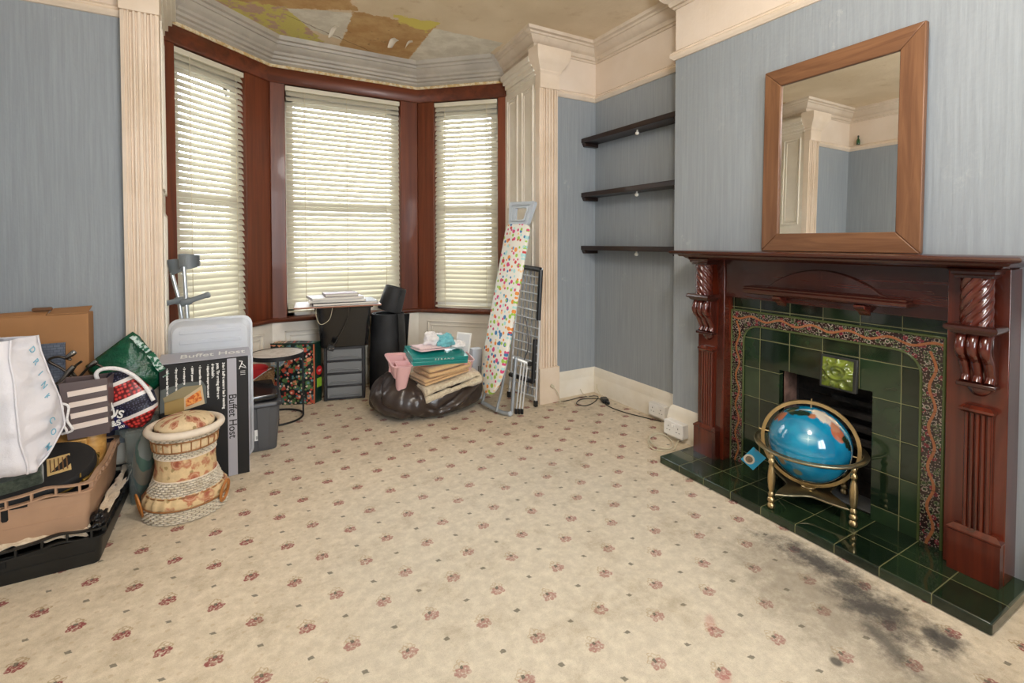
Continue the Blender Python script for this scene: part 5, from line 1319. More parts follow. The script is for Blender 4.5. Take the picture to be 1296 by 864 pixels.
for z, r, w in ((.297,.1255,.0035),(.341,.1325,.0035),(.105,.150,.0035),(.060,.167,.0035),(.263,.1195,.003),(.166,.124,.003)):
    b = MB(); b.tube([ST+Vector((r*math.cos(a), r*math.sin(a), z)) for a in [2*PI*k/56 for k in range(56)]], w, 8, closed=True); b.build('cane_hoop', M['brownwicker'] if z < .35 and z not in (.263,.166) else M['cane'], st, smooth=60)
b = MB(); b.tube([ST+Vector((.141*math.cos(a), .141*math.sin(a), .377)) for a in [2*PI*k/72 for k in range(72)]], .0165, 14, closed=True); b.build('seat_rim', M['cane'], st, smooth=180)
b = MB(); b.lathe(ST, [(.116,.378),(.116,.392),(.110,.403),(.095,.415),(.070,.424),(.04,.429),(.002,.430)], 64, fn=lambda r, z, a: r*(1+.012*math.sin(a*5+z*30))); b.build('seat_cushion', M['floral_seat'], st, smooth=180)
M['honey'] = plain('honey_coloured_cane', (172,110,52), .4, var=.2, vsc=40)
for a0 in (200, 330):
    a0 = math.radians(a0); e = Vector((math.cos(a0), math.sin(a0), 0)); tt = Vector((-e.y, e.x, 0)); c0 = ST+e*.168+Vector((0,0,.075))
    for rr in (.0, .008):
        b = MB(); b.tube([c0+tt*((.022+rr)*math.cos(q))+Vector((0,0,1))*((.042+rr)*math.sin(q))+e*(.010+.010*math.sin(q)) for q in [2*PI*k/28 for k in range(28)]], .0045, 8, closed=True); b.build('loop_handle', M['honey'], st, smooth=60)

# Buffet Host box
BX0, BX1, BY0, BY1, BZ = -.345, .038, 2.92, 3.022, .618
bh = thing('appliance_box', ((BX0+BX1)/2, 2.97, 0), 'tall black cardboard box lettered Buffet Host in a silver stripe, behind the wicker stool', 'box')
M['blackcard'] = plain('black_printed_card', (15,15,17), .5, var=.1); M['silver'] = plain('silver_print', (176,176,186), .35, .25); M['ink'] = plain('black_ink', (22,22,24), .45)
b = MB(); b.box(BX0,BX1,BY0,BY1,.001,BZ); b.build('box_body', M['blackcard'], bh, bevel=.002)
b = MB(); b.box(-.058,-.016,BY0-.0012,BY0+.002,.002,BZ); b.build('silver_stripe', M['silver'], bh)
b = MB(); b.prism([(BX0-.012,BY0-.012,BZ+.004),(BX1+.012,BY0-.010,BZ+.008),(BX1+.004,BY1,BZ+.030),(BX0,BY1,BZ+.030)], (0,0,.003)); b.build('top_flap', M['silver'], bh)
b = MB(); b.box(BX1-.0015,BX1+.0012,BY0+.002,BY1-.002,.003,BZ-.004); b.build('side_print', plain('lilac_white_print', (206,204,222), .45), bh)
text('Buffet Host', 'title_lettering', M['ink'], bh, frame_m((-.0365, BY0-.0013, .315), (0,0,-1), (1,0,0)), .050, bold=.0004)
text('Buffet Host', 'title_lettering', M['white_print'], bh, frame_m((-.12, BY0+.045, BZ+.0225), (1,0,.0), (0,1,.22)), .062, bold=.0006)
for s_, xx, z0, sz in (('3-in-1 buffet warmer has 3 warming',-.074,.600,.0165),('pots. The serving dishes are',-.099,.600,.0165),('detachable.',-.121,.600,.0165),('\u2022 Adjustable temperature control',-.142,.598,.0125),('\u2022 3 removable dishes',-.176,.598,.0125),('\u2022 300W power',-.209,.598,.0125),('\u2022 3 warming trays',-.242,.598,.0125),('\u2022 Stay cool handles and non slip feet',-.275,.598,.0125),('\u2022 Heat indicator light and on off switch',-.312,.598,.0125)):
    text(s_, 'small_print', M['white_print'], bh, frame_m((xx, BY0-.0003, z0), (0,0,-1), (1,0,0)), sz, align='LEFT', bold=.0007)
def patch(pts, m, name, dy): 
    b = MB(); b.prism([(x, BY0-dy, z) for x, z in pts], (0,-.0004,0)); return b.build(name, m, bh)
patch([(-.340,.495),(-.245,.520),(-.165,.515),(-.150,.485),(-.150,.40),(-.345,.38)], plain('grey_halo_print', (92,98,96), .5), 'printed_picture', .0002)
patch([(-.330,.455),(-.245,.500),(-.165,.498),(-.245,.445),(-.325,.430)], plain('tan_tray_print', (150,138,104), .5), 'printed_picture', .0007)
patch([(-.325,.432),(-.245,.446),(-.245,.37),(-.325,.37)], plain('ochre_tray_print', (168,140,84), .5), 'printed_picture', .0007)
patch([(-.245,.446),(-.168,.496),(-.158,.40),(-.245,.38)], plain('buff_tray_print', (206,184,150), .5), 'printed_picture', .0007)
t = NT('orange_food_print'); n = t.noise(sc=90, det=3); M['food'] = t.done(t.bsdf(t.mix(t.ss(.4,.6,n), s2l((204,92,34)), s2l((240,166,86))), .5))
patch([(-.238,.434),(-.176,.474),(-.168,.42),(-.238,.395)], M['food'], 'printed_picture', .0012)
for x0, z0, x1, z1, w in ((-.004,.600,.012,.596,.005),(.012,.596,-.004,.556,.005),(-.002,.572,.028,.560,.004),(.006,.590,.026,.566,.004),(.002,.545,.024,.545,.003),(.002,.536,.024,.536,.003),(.002,.527,.024,.527,.003)):
    b = MB(); b.tube([(x0,BY0-.0006,z0),(x1,BY0-.0006,z1)], w*.45, 6); b.jit(lambda p: Vector((p.x, BY0-.0006+(p.y-BY0+.0006)*.15, p.z))); b.build('printed_emblem', M['white_print'], bh)

# clear storage box standing on end behind it
t = NT('milky_clear_plastic'); a_ = t.n('ShaderNodeBsdfTransparent'); p_ = t.bsdf(s2l((240,243,248)), .18); tl_ = t.n('ShaderNodeBsdfTranslucent'); tl_.inputs[0].default_value = (.95,.97,1,1)
M['milky'] = t.done(t.mixsh(.80, E(t, a_.outputs[0]), t.mixsh(.62, p_, E(t, tl_.outputs[0]))))
cs = thing('clear_storage_box', (-.13,3.09,0), 'milky clear plastic storage box standing on end behind the Buffet Host box', 'storage box')
CM = Matrix.Translation((-.137,3.085,.004)) @ rot('X', -1.0)
def shell_xz(b, lst, th):
    O = [[(p[0], o[5], p[1]) for p in rrect(o[0],o[1],o[2],o[3],o[4],0)] for o in lst]
    I = [[(p[0], o[5]-(th if k == 0 else 0)*-1, p[1]) for p in rrect(o[0]+th,o[1]-th,o[2]+th,o[3]-th,max(.003,o[4]-th),0)] for k, o in enumerate(lst)]
    b.loft(O+I[::-1])
b = MB(); b.M = CM; shell_xz(b, [(-.165,.175,.03,.775,.04,-.045),(-.170,.180,.025,.780,.045,-.035),(-.182,.192,.010,.795,.05,.040)], .004); b.build('box_body', M['milky'], cs, smooth=40)
for k in range(13):
    z = .10+.053*k; b = MB(); b.M = CM; b.box(-.135,.145,-.055,-.045,z,z+.020); b.build('rib', M['milky'], cs, bevel=.003)
b = MB(); b.M = CM; b.loft([[(p[0],.041,p[1]) for p in rrect(-.190,.200,.002,.805,.05,0)],[(p[0],.047,p[1]) for p in rrect(-.192,.202,0,.807,.05,0)],[(p[0],.050,p[1]) for p in rrect(-.185,.195,.007,.80,.045,0)]]); b.build('box_lid', M['milky'], cs, smooth=40)

# crutches
M['crutch_grey'] = plain('grey_crutch_plastic', (124,132,138), .45); M['alu'] = plain('brushed_aluminium', (206,212,218), .28, .85)
def crutch(foot, hand, cuff, hdir, label, turn):
    foot, hand, cuff, hd = Vector(foot), Vector(hand), Vector(cuff), Vector(hdir).normalized()
    o = thing('crutch', foot, label, 'crutch', 'grey forearm crutches')
    b = MB(); b.tube([foot+Vector((0,0,.03)), foot.lerp(hand,.55)], .009, 12); b.build('lower_tube', M['alu'], o, smooth=50)
    b = MB(); b.tube([foot.lerp(hand,.5), hand], .0115, 12); b.build('upper_tube', M['alu'], o, smooth=50)
    b = MB(); b.tube([hand+(cuff-hand)*.02, cuff], .0105, 12); b.build('cuff_tube', M['alu'], o, smooth=50)
    b = MB(); b.lathe(foot, [(.002,.001),(.020,.001),(.019,.012),(.013,.045),(.010,.046)], 16); b.build('rubber_foot', M['crutch_grey'], o, smooth=50)
    b = MB(); b.tube([hand-hd*.028, hand-hd*.022, hand+hd*.02, hand+hd*.03, hand+hd*.10, hand+hd*.112, hand+hd*.122, hand+hd*.126], [.014,.021,.021,.015,.015,.018,.018,.014], 16); b.build('hand_grip', M['crutch_grey'], o, smooth=50)
    ax = (cuff-hand).normalized(); s = Vector((math.cos(turn), math.sin(turn), 0)); s = (s-ax*s.dot(ax)).normalized(); r2 = ax.cross(s)
    b = MB(); rings = []
    for k in range(25):
        a = math.radians(-125+250*k/24); w = .034+.012*math.cos(a)
        e = s*math.cos(a)+r2*math.sin(a); c0 = cuff+s*-.046+ax*.03
        rings.append([c0+e*.046-ax*w, c0+e*.052-ax*w, c0+e*.052+ax*w, c0+e*.046+ax*w])
    b.loft(rings); b.build('arm_cuff', M['crutch_grey'], o, bevel=.002, smooth=40)
crutch((-.225,3.30,.0), (-.262,3.345,.880), (-.272,3.36,1.080), (.9,-.25,.32), 'grey forearm crutch with its hand grip pointing right, against the left-hand window', 2.3)
crutch((-.205,3.365,.0), (-.300,3.40,.885), (-.336,3.42,1.045), (-.55,-.8,-.05), 'grey forearm crutch behind the first, its grip pointing towards the room', 3.6)

# crates
def crate(name, X0, X1, Y0, Y1, z0, z1, m, label, slots, seed, dark):
    o = thing(name, ((X0+X1)/2,(Y0+Y1)/2,z0), label, 'crate'); cx, cy = (X0+X1)/2, (Y0+Y1)/2; w, d = (X1-X0)/2, (Y1-Y0)/2
    b = MB(); b.M = Matrix.Translation((cx,cy,z0)); H = z1-z0
    vessel(b, [(-w+.022,w-.022,-d+.022,d-.022,.02,.001),(-w+.016,w-.016,-d+.016,d-.016,.022,.02),(-w+.008,w-.008,-d+.008,d-.008,.022,H-.035)], .006); b.build('crate_body', m, o, smooth=40)
    def wave(u): return .010*math.exp(-((u-.80)/.07)**2)-.012*math.exp(-((u-.5)/.16)**2)
    # waved rim made of a top and a lower flange with webs between
    per = rrect(-w,w,-d,d,.024,0,6); n = len(per)
    def along(p): 
        return (p[0]+w)/(2*w) if abs(p[1]) > d*.9 else (p[1]+d)/(2*d)
    for off, name2 in ((0,'top_rim'),(-.030,'lower_rim')):
        b = MB(); b.M = Matrix.Translation((cx,cy,z0)); rings = []
        fine = []
        for i in range(n):
            p, q = per[i], per[(i+1)%n]; L = math.hypot(q[0]-p[0], q[1]-p[1]); k = max(1, int(L/.02))
            fine += [(p[0]+(q[0]-p[0])*j/k, p[1]+(q[1]-p[1])*j/k) for j in range(k)]
        for p in fine:
            l = math.hypot(*p); sx, sy = p[0], p[1]; f1 = (1-.016/w, 1-.016/d); zz = H+off+wave(along(p))
            rings.append([(sx*f1[0],sy*f1[1],zz-.006),(sx,sy,zz-.006),(sx,sy,zz),(sx*f1[0],sy*f1[1],zz)])
        b.loft(rings, loop=True); b.build(name2, m, o, smooth=40)
    for side in (0, 1):
        k = 9
        for j in range(k):
            u = .06+.88*j/(k-1); b = MB(); b.M = Matrix.Translation((cx,cy,z0)); zz = H+wave(u)
            if side == 0: b.box(-w+2*w*u-.003,-w+2*w*u+.003,-d+.001,-d+.014,zz-.031,zz-.003)
            else: b.box(w-.014,w-.001,-d+2*d*u-.003,-d+2*d*u+.003,zz-.031,zz-.003)
            b.build('rim_web', m, o)
    for u, zz, sw, sh in slots:
        b = MB(); b.M = Matrix.Translation((cx,cy,z0)); yy = -d+.0120; b.prism([(px*sw, yy, zz+pz*sh) for px, pz in ((-1,-.8),(-.6,-1),(.6,-1),(1,-.8),(1,1),(-1,1))], (0,.004,0))
        for q in b.bm.verts: q.co.x += -w+2*w*u; q.co.y -= .0075*((q.co.z-z0)/H)
        b.build('slot_shade_patch', dark, o)  # solid black patches stand for the shade inside the crate slots
    for zz in (.35,.62):
        b = MB(); b.M = Matrix.Translation((cx,cy,z0)); yy = -d+.0155-.008*zz; b.box(-w+.03,w-.03,yy-.0012,yy+.003,H*zz,H*zz+.004); b.build('moulded_line', m, o)
    return o
M['blackcrate'] = plain('scuffed_black_crate_plastic', (20,22,23), .42, var=.3, vsc=9, bump=(40,.15,.003)); M['beigecrate'] = plain('beige_crate_plastic', (174,140,114), .48, var=.06, vsc=9); M['dark'] = plain('slot_shade_black', (10,10,10), .8)
crate('black_crate', -1.085,-.455,2.355,2.985,.0,.142, M['blackcrate'], 'shallow scuffed black plastic crate on the carpet, under the beige crate', ((.42,.070,.014,.018),(.55,.080,.010,.012)), 1, M['dark'])
crate('beige_crate', -1.095,-.492,2.372,2.90,.128,.316, M['beigecrate'], 'beige plastic crate stacked in the black crate, full of odds and ends', ((.48,.115,.011,.022),(.60,.125,.009,.026),(.66,.145,.024,.006)), 2, M['dark'])
M['creamcloth'] = fluffy('cream_linen', (204,184,156), (226,210,186), 60, .5, .005)
def scrap(name, fn, th, m, label, cat, base, nu=26, nv=16, smooth=180):
    o = thing(name, base, label, cat); b = MB(); b.sheet(nu, nv, fn, th); b.build(name+'_sheet', m, o, smooth=smooth); return o
scrap('linen_cloth', lambda u, w: (-.80+.29*u+.02*nz((u*3,w*3,0),2,1), 2.372+.055*w, .120+.036*w+.022*(1-abs(2*u-.9))*(1-w)+.014*nz((u*5,w*4,1),2,2)), .004, M['creamcloth'], 'crumpled cream linen cloth showing over the front edge of the black crate', 'cloth', (-.66,2.40,.12))
scrap('linen_cloth', lambda u, w: (-.495+.040*w+.008*nz((u*4,w*3,5),2,1), 2.47+.48*u, .150+.014*nz((u*5,w*4,7),2,2)+.012*math.sin(u*6)-.006*w), .005, M['creamcloth'], 'pale linen cloth bunched along the right side of the black crate', 'cloth', (-.47,2.7,.14), 40, 8)
crumple('plastic_bag', (-.478,2.415,.150), (.026,.05,.030), plain('shiny_black_polythene', (18,19,22), .2), 'shiny black plastic bag poking out of the black crate corner', 'bag', 21, .6)

# things in the beige crate
M['blackcase'] = plain('black_felt_case', (20,20,22), .65, bump=(200,.2,.001)); M['brasstrim'] = plain('brass_trim', (170,140,72), .35, .9); M['labelpaper'] = plain('yellowed_label', (206,176,120), .7, var=.1, vsc=40)
KM = Matrix.Translation((-.745,2.545,.300)) @ rot('Z', 12) @ rot('X', 16) @ rot('Y', -4)
kc = thing('oval_case', (-.745,2.545,.25), 'black oval case with brass trim and a yellowed label lying in the beige crate', 'case')
def stad(L, W, z, n=14):
    out = []
    for k in range(n+1):
        a = -PI/2+PI*k/n; out.append((L-W+W*math.cos(a), W*math.sin(a), z))
    for k in range(n+1):
        a = PI/2+PI*k/n; out.append((-L+W+W*math.cos(a), W*math.sin(a), z))
    return out
b = MB(); b.M = KM; b.loft([stad(.225,.145,-.060), stad(.230,.150,-.052), stad(.230,.150,.005)]); b.build('case_base', M['blackcase'], kc, smooth=40)
b = MB(); b.M = KM; b.loft([stad(.233,.153,.006), stad(.233,.153,.030), stad(.226,.146,.042), stad(.20,.12,.050), stad(.15,.07,.053)]); b.build('case_lid', M['blackcase'], kc, smooth=40)
b = MB(); b.M = KM; b.tube(stad(.2345,.1545,.006), .0035, 6, closed=True); b.build('brass_trim', M['brasstrim'], kc, smooth=60)
b = MB(); b.M = KM; b.tube([(.182,-.120+.240*k/14,.046-.014*(abs(2*k/14-1))**4) for k in range(15)], .0028, 6); b.build('strap', M['brasstrim'], kc, smooth=60)
b = MB(); b.M = KM; b.cbox((.196,-.112,.006), (.024,.014,.026), rot('Z',40)); b.build('catch', M['brasstrim'], kc, bevel=.003)
b = MB(); b.M = KM; b.prism([(.090,-.085,.0515),(.158,-.080,.0500),(.152,.030,.0515),(.084,.025,.0525)], (0,0,.0015)); lb_ = b.build('paper_label', M['labelpaper'], kc)
for k in range(5):
    b = MB(); b.M = KM; b.prism([(.097+.012*k,-.070,.0533),(.101+.012*k,-.070,.0533),(.096+.012*k,.015,.0538),(.092+.012*k,.015,.0538)], (0,0,.0003)); b.build('printed_line', plain('brown_ink', (120,84,50), .6) if k == 0 else bpy.data.materials['brown_ink'], lb_)
vb = thing('velvet_box', (-.78,2.44,.30), 'dark grey-green velvet box under the white carrier bag, at the front of the beige crate', 'box')
b = MB(); b.M = Matrix.Translation((-.80,2.440,.342)) @ rot('Z', 14) @ rot('X', 14) @ rot('Y', -7); b.box(-.16,.150,-.045,.06,-.034,.020); b.build('box_body', fluffy('grey_green_velvet', (50,58,50), (78,86,74), 60, .4, .003), vb, bevel=.008)
wb = thing('wooden_box', (-.62,2.80,.16), 'honey-coloured wooden box with a rounded end, under the striped bag', 'box')
M['pine'] = mat_wood('honey_pine', (186,134,66), (222,176,104), 0, .4, .1, .8)
b = MB(); b.box(-.72,-.580,2.73,2.87,.16,.372); b.build('box_body', M['pine'], wb, bevel=.004)
b = MB(); b.M = Matrix.Translation((-.575,2.80,.266)); b.lathe((0,0,0), [(.002,-.106),(.046,-.106),(.048,-.100),(.048,.100),(.046,.106),(.002,.106)], 24); b.build('rounded_end', M['pine'], wb, smooth=40)
b = MB(); b.cbox((-.548,2.752,.285), (.010,.012,.022)); b.build('catch', M['brasstrim'], wb, bevel=.002)

# tapered bag bodies
def bagbody(b, corners, zs, puff=.02, seed=1, nseg=7, amp=.012):
    """corners(z) -> four plan points; walls puff out and crumple"""
    rings = []
    for z in zs:
        c = corners(z); ring = []
        for i in range(4):
            p, q = Vector(c[i]), Vector(c[(i+1)%4]); d = q-p; n_ = Vector((d.y,-d.x)).normalized() if d.length else Vector((0,0))
            for k in range(nseg):
                u = k/nseg; s = math.sin(PI*u); t_ = (z-zs[0])/(zs[-1]-zs[0]); o_ = puff*s*math.sin(PI*min(1,max(0,t_*.9+.05)))
                w = nz((p.x*4+d.x*u*6, p.y*4+d.y*u*6, z*7), 1.5, seed)*amp+nz((p.x*4+d.x*u*6, p.y*4+d.y*u*6, z*7), 4, seed+2)*amp*.5
                w -= amp*.8*(1-abs(nz((d.x*u*8+i, z*9, i*3), 1.3, seed+4)))**5
                ring.append((p.x+d.x*u+n_.x*(o_+w*s**.5), p.y+d.y*u+n_.y*(o_+w*s**.5), z))
        rings.append(ring)
    return rings
def lerp_pts(stops):
    def f(z):
        for (z0, a), (z1, c) in zip(stops, stops[1:]):
            if z <= z1 or (z1, c) == stops[-1]:
                t_ = max(0, min(1, (z-z0)/(z1-z0))); return [(p[0]+(q[0]-p[0])*t_, p[1]+(q[1]-p[1])*t_) for p, q in zip(a, c)]
    return f
# big white carrier bag
t = NT('white_polypropylene'); n = t.noise(sc=14, det=5, rough=.65); p_ = t.bsdf(s2l((232,230,236)), .42, nrm=t.bump(n, .5, .012)); tl_ = t.n('ShaderNodeBsdfTranslucent'); tl_.inputs[0].default_value = (.85,.85,.9,1)
M['whitebag'] = t.done(t.mixsh(.12, p_, E(t, tl_.outputs[0])))
wbg = thing('carrier_bag', (-.80,2.52,.37), 'big white woven plastic carrier bag with blue lettering, standing on the beige crate', 'carrier bag')
fc = lerp_pts([(.385,[(-.96,2.40),(-.672,2.385),(-.660,2.41),(-.93,2.62)]),(.42,[(-.98,2.38),(-.668,2.375),(-.632,2.45),(-.95,2.66)]),(.50,[(-1.0,2.37),(-.684,2.37),(-.606,2.55),(-.95,2.70)]),(.60,[(-1.0,2.38),(-.695,2.385),(-.618,2.55),(-.95,2.70)]),(.72,[(-1.0,2.40),(-.708,2.41),(-.652,2.55),(-.95,2.69)]),(.80,[(-1.0,2.42),(-.725,2.43),(-.672,2.55),(-.95,2.66)]),(.862,[(-1.0,2.45),(-.728,2.455),(-.680,2.55),(-.95,2.62)])])
zs = [.385+.477*k/30 for k in range(31)]
b = MB(); rings = bagbody(b, fc, zs, .014, 3, 9, .030); b.loft(rings, True, True, False)
ins_ = [[(-.83+(p[0]+.83)*.97, 2.54+(p[1]-2.54)*.95, p[2]-.004) for p in r] for r in rings[-1:-8:-1]]
b.loft([rings[-1]]+ins_, True, False, True); b.build('bag_body', M['whitebag'], wbg, smooth=180)
for ci, r in ((1,.0045),(2,.0035)):
    b = MB(); b.tube([(rg[ci*9][0], rg[ci*9][1], rg[ci*9][2]) for rg in rings], r, 8); b.build('seam_piping', M['whitebag'], wbg, smooth=60)
M['blue_ink'] = plain('blue_lettering', (128,186,212), .45)
word = 'DRINK.COM'
for k, ch in enumerate(word):
    z = .815-.045*k; c = fc(z); p, q = Vector(c[1]), Vector(c[2]); d = (q-p).normalized(); nn_ = Vector((d.y,-d.x)); m_ = p.lerp(q, .58); t_ = (z-.385)/.477
    o_ = .014*math.sin(PI*.58)*math.sin(PI*min(1,t_*.9+.05))+.010
    if z > .44: text(ch, 'lettering', M['blue_ink'], wbg, frame_m((m_.x+nn_.x*o_, m_.y+nn_.y*o_, z), (d.x*.5,d.y*.5,-.85), (d.x*.85,d.y*.85,.5)), .032, ext=.0008, bold=.0002)
b = MB(); b.tube([(-.782,2.352,.662),(-.765,2.350,.635),(-.745,2.350,.612)], .0045, 6); b.build('lettering', M['blue_ink'], wbg, smooth=50)
b = MB(); b.tube([(-.782,2.352,.60),(-.768,2.350,.625),(-.752,2.350,.660)], .0035, 6); b.build('lettering', M['blue_ink'], wbg, smooth=50)
for off in (0,.018):
    b = MB(); b.tube(spline([(-.640+off*.3,2.575,.60-off),(-.618+off,2.570,.565),(-.622+off,2.568,.51),(-.608+off,2.575,.465),(-.625,2.59,.45)]), .0045, 8); b.build('cord_handle', M['whitecloth'], wbg, smooth=60)

# striped box bag
M['taupe'] = plain('taupe_paper', (96,82,82), .45); M['cream_stripe'] = plain('cream_stripe', (236,220,210), .5)
sb = thing('striped_bag', (-.585,2.79,.375), 'taupe paper carrier bag with four cream stripes on its front, on the wooden box', 'bag')
sc2 = lerp_pts([(.378,[(-.640,2.725),(-.505,2.745),(-.495,2.84),(-.635,2.83)]),(.63,[(-.668,2.73),(-.510,2.75),(-.500,2.85),(-.675,2.85)])])
zs = [.378+.245*k/12 for k in range(13)]
b = MB(); rings = bagbody(b, sc2, zs, .004, 9, 6, .004); b.loft(rings, True, True, False); b.loft([rings[-1]]+[[(-.587+(p[0]+.587)*.96, 2.79+(p[1]-2.79)*.94, p[2]-.003) for p in r] for r in rings[-1:-6:-1]], True, False, True); b.build('bag_body', M['taupe'], sb, smooth=40)
for k in range(4):
    zc_ = .578-.0475*k; pts = []
    for z in (zc_-.011, zc_+.011):
        c = sc2(z); p, q = Vector(c[0]), Vector(c[1]); d = (q-p)
        row = [(p.x+d.x*u+.000, p.y+d.y*u-.0095, z+.010*(u-.5)) for u in (.16,.55,.985)]; pts.append(row)
    b = MB(); b.prism(pts[0]+pts[1][::-1], (0,.004,0)); b.build('stripe', M['cream_stripe'], sb)

# blue bag printed with berries
t = NT('berry_print_plastic'); x, y, z = t.xyz(); uv = t.vec(x*.93+z*.34, z*.93-x*.34, 0.0); u_, w_, _ = t.xyz(uv)
vd = t.voro(uv, 62, rnd=.45, dim='2D'); red = t.mix(t.ss(.15,.5,vd), s2l((220,70,64)), s2l((96,14,18)))
vd2 = t.voro(uv, 90, rnd=.6, dim='2D'); navyb = t.mix(t.ss(.12,.34,vd2), s2l((84,84,110)), s2l((22,22,44)))
rowm = ((w_+.118)*(1/.082)); par = rowm.floor().mod(2.0); fr_ = rowm.fract()
c = t.mix(par, navyb, red); c = t.mix(t.math('LESS_THAN', (fr_-.5).abs(), .40)*-1.0+1.0, c, s2l((226,220,216)))
c = t.mix(t.ss(-.004,.004, (u_+.005)*-1.0-(w_*.25)), c, s2l((38,42,96)))
M['berry'] = t.done(t.bsdf(c, .3, nrm=t.bump(t.noise(sc=18, det=4), .4, .008)))
bb = thing('berry_bag', (-.44,2.86,.37), 'blue shopping bag printed with red berries and white letters, right of the striped bag', 'bag')
fcb = lerp_pts([(.366,[(-.528,2.815),(-.395,2.800),(-.375,2.875),(-.50,2.89)]),(.44,[(-.535,2.805),(-.355,2.800),(-.345,2.875),(-.50,2.90)]),(.52,[(-.540,2.810),(-.370,2.805),(-.360,2.87),(-.50,2.90)]),(.585,[(-.540,2.825),(-.425,2.815),(-.415,2.865),(-.50,2.885)]),(.625,[(-.520,2.84),(-.450,2.83),(-.445,2.855),(-.515,2.865)])])
zs = [.366+.259*k/18 for k in range(19)]
b = MB(); rings = bagbody(b, fcb, zs, .014, 15, 8, .008); b.loft(rings); b.build('bag_body', M['berry'], bb, smooth=180)
b = MB(); pts = spline([(-.535,2.800,.575),(-.556,2.79,.630),(-.535,2.79,.655),(-.480,2.79,.650),(-.430,2.795,.615),(-.385,2.80,.555),(-.352,2.79,.485)]); b.tube(pts, .0085, 8); b.jit(lambda p: p); b.build('strap_handle', M['whitecloth'], bb, smooth=60)
b = MB(); b.tube(spline([(-.520,2.785,.56),(-.505,2.782,.50),(-.495,2.782,.45),(-.512,2.784,.425),(-.525,2.786,.45)]), .004, 8); b.build('white_lettering', M['white_print'], bb, smooth=60)
text('US', 'white_lettering', M['white_print'], bb, frame_m((-.488,2.779,.448), (.93,0,-.30), (.30,0,.93)), .048, ext=.002, bold=.001)
text('&S', 'white_lettering', M['white_print'], bb, frame_m((-.490,2.782,.405), (.95,0,.12), (-.12,0,.95)), .034, ext=.002, bold=.001)
text('500', 'white_lettering', M['white_print'], bb, frame_m((-.470,2.784,.385), (.95,0,.2), (-.2,0,.95)), .016, ext=.002)

# green carrier bag draped behind
t = NT('green_polythene'); n = t.noise(sc=16, det=5, rough=.6); M['greenbag'] = t.done(t.bsdf(t.mix(t.ss(.3,.7,n), s2l((10,64,44)), s2l((24,92,64))), .24, nrm=t.bump(n, .7, .02)))
gb = thing('green_bag', (-.46,2.96,.36), 'dark green plastic carrier bag flopped over behind the berry bag', 'bag')
outl = [(-.632,.640),(-.56,.700),(-.455,.785),(-.425,.760),(-.365,.665),(-.300,.545),(-.345,.515),(-.40,.47),(-.42,.37),(-.56,.37),(-.585,.55)]
b = MB(); cx_, cz_ = -.47, .58; N_ = 44; rim = []
for k in range(N_):
    s = k/N_*len(outl); i = int(s); u = s-i; p, q = outl[i], outl[(i+1)%len(outl)]; rim.append((p[0]+(q[0]-p[0])*u, p[1]+(q[1]-p[1])*u))
def gface(sgn):
    rows = []
    for j in range(11):
        f_ = j/10; row = []
        for x_, z_ in rim:
            x = cx_+(x_-cx_)*f_; z = cz_+(z_-cz_)*f_; dep = .055*(1-f_**2.5)+.014*(1-f_)*nz((x*12,z*12,sgn),1,31)+.018*(1-abs(nz((x*7+z*4,z*9,sgn*2),1.2,33)))**4*(1-f_)
            row.append((x+.01*nz((x*9,z*9,1),1,35), 2.965+sgn*(dep+.003)-.05*(.8-z)+.02, z))
        rows.append(row)
    return rows
R1_ = gface(-1); R2_ = gface(1); b.loft(R1_+R2_[::-1], True, False, False); b.build('bag_body', M['greenbag'], gb, smooth=180)
t = NT('white_print_on_green'); n = t.noise(sc=60, det=3); M['greenprint'] = t.done(t.bsdf(t.mix(t.ss(.46,.54,n), s2l((30,104,76)), s2l((206,224,220))), .3))
for (xa, za, xb, zb_), w in (((-.448,.772,-.385,.690), .012), ((-.378,.680,-.315,.565), .016), ((-.415,.735,-.40,.715),.008)):
    b = MB(); b.sheet(14, 4, lambda u, v: (xa+(xb-xa)*u-(v-.5)*w*1.6, 2.965-.058-.05*(.8-(za+(zb_-za)*u))+.02+.01*math.sin(u*9), za+(zb_-za)*u-(v-.5)*w), .002); b.build('printed_band', M['greenprint'], gb, smooth=60)

# cardboard box, slate picture, metal fitting, dark cloth
M['cardboard'] = plain('brown_cardboard', (172,124,80), .75, var=.07, vsc=5, bump=(120,.1,.001))
cb = thing('cardboard_box', (-.86,3.05,0), 'large brown cardboard box against the blue wall behind the bags', 'cardboard box')
b = MB(); b.box(-1.10,-.622,3.0,3.098,.0015,.885); b.build('box_body', M['cardboard'], cb, bevel=.004)
b = MB(); b.prism([(-1.10,3.0,.885),(-.770,3.0,.885),(-.770,3.05,.900),(-1.10,3.05,.893)], (0,0,.004)); b.build('box_flap', M['cardboard'], cb)
b = MB(); b.prism([(-.765,3.0,.887),(-.622,3.0,.887),(-.625,3.09,.908),(-.765,3.09,.904)], (0,0,.004)); b.build('box_flap', M['cardboard'], cb)
b = MB(); b.cbox((-.79,3.03,.912), (.07,.02,.016)); b.build('hand_hole_tab', plain('dark_cardboard', (110,76,50), .8), cb, bevel=.006)
t = NT('slate_brick_print'); x, y, z = t.xyz(); bt = t.n('ShaderNodeTexBrick'); t.put(bt.inputs['Vector'], t.vec(x, z, 0.0)); bt.inputs['Scale'].default_value = 22; bt.inputs['Color1'].default_value = s2l((84,92,108))+(1,); bt.inputs['Color2'].default_value = s2l((104,112,126))+(1,); bt.inputs['Mortar'].default_value = s2l((58,62,74))+(1,)
n = t.noise(sc=40, det=4); M['slateprint'] = t.done(t.bsdf(t.mix(t.ss(.35,.75,n)*.6, E(t, bt.outputs[0]), s2l((58,64,80))), .6))
sp = thing('slate_picture', (-.735,2.855,.16), 'dark blue-grey stone patterned board propped in front of the cardboard box', 'board')
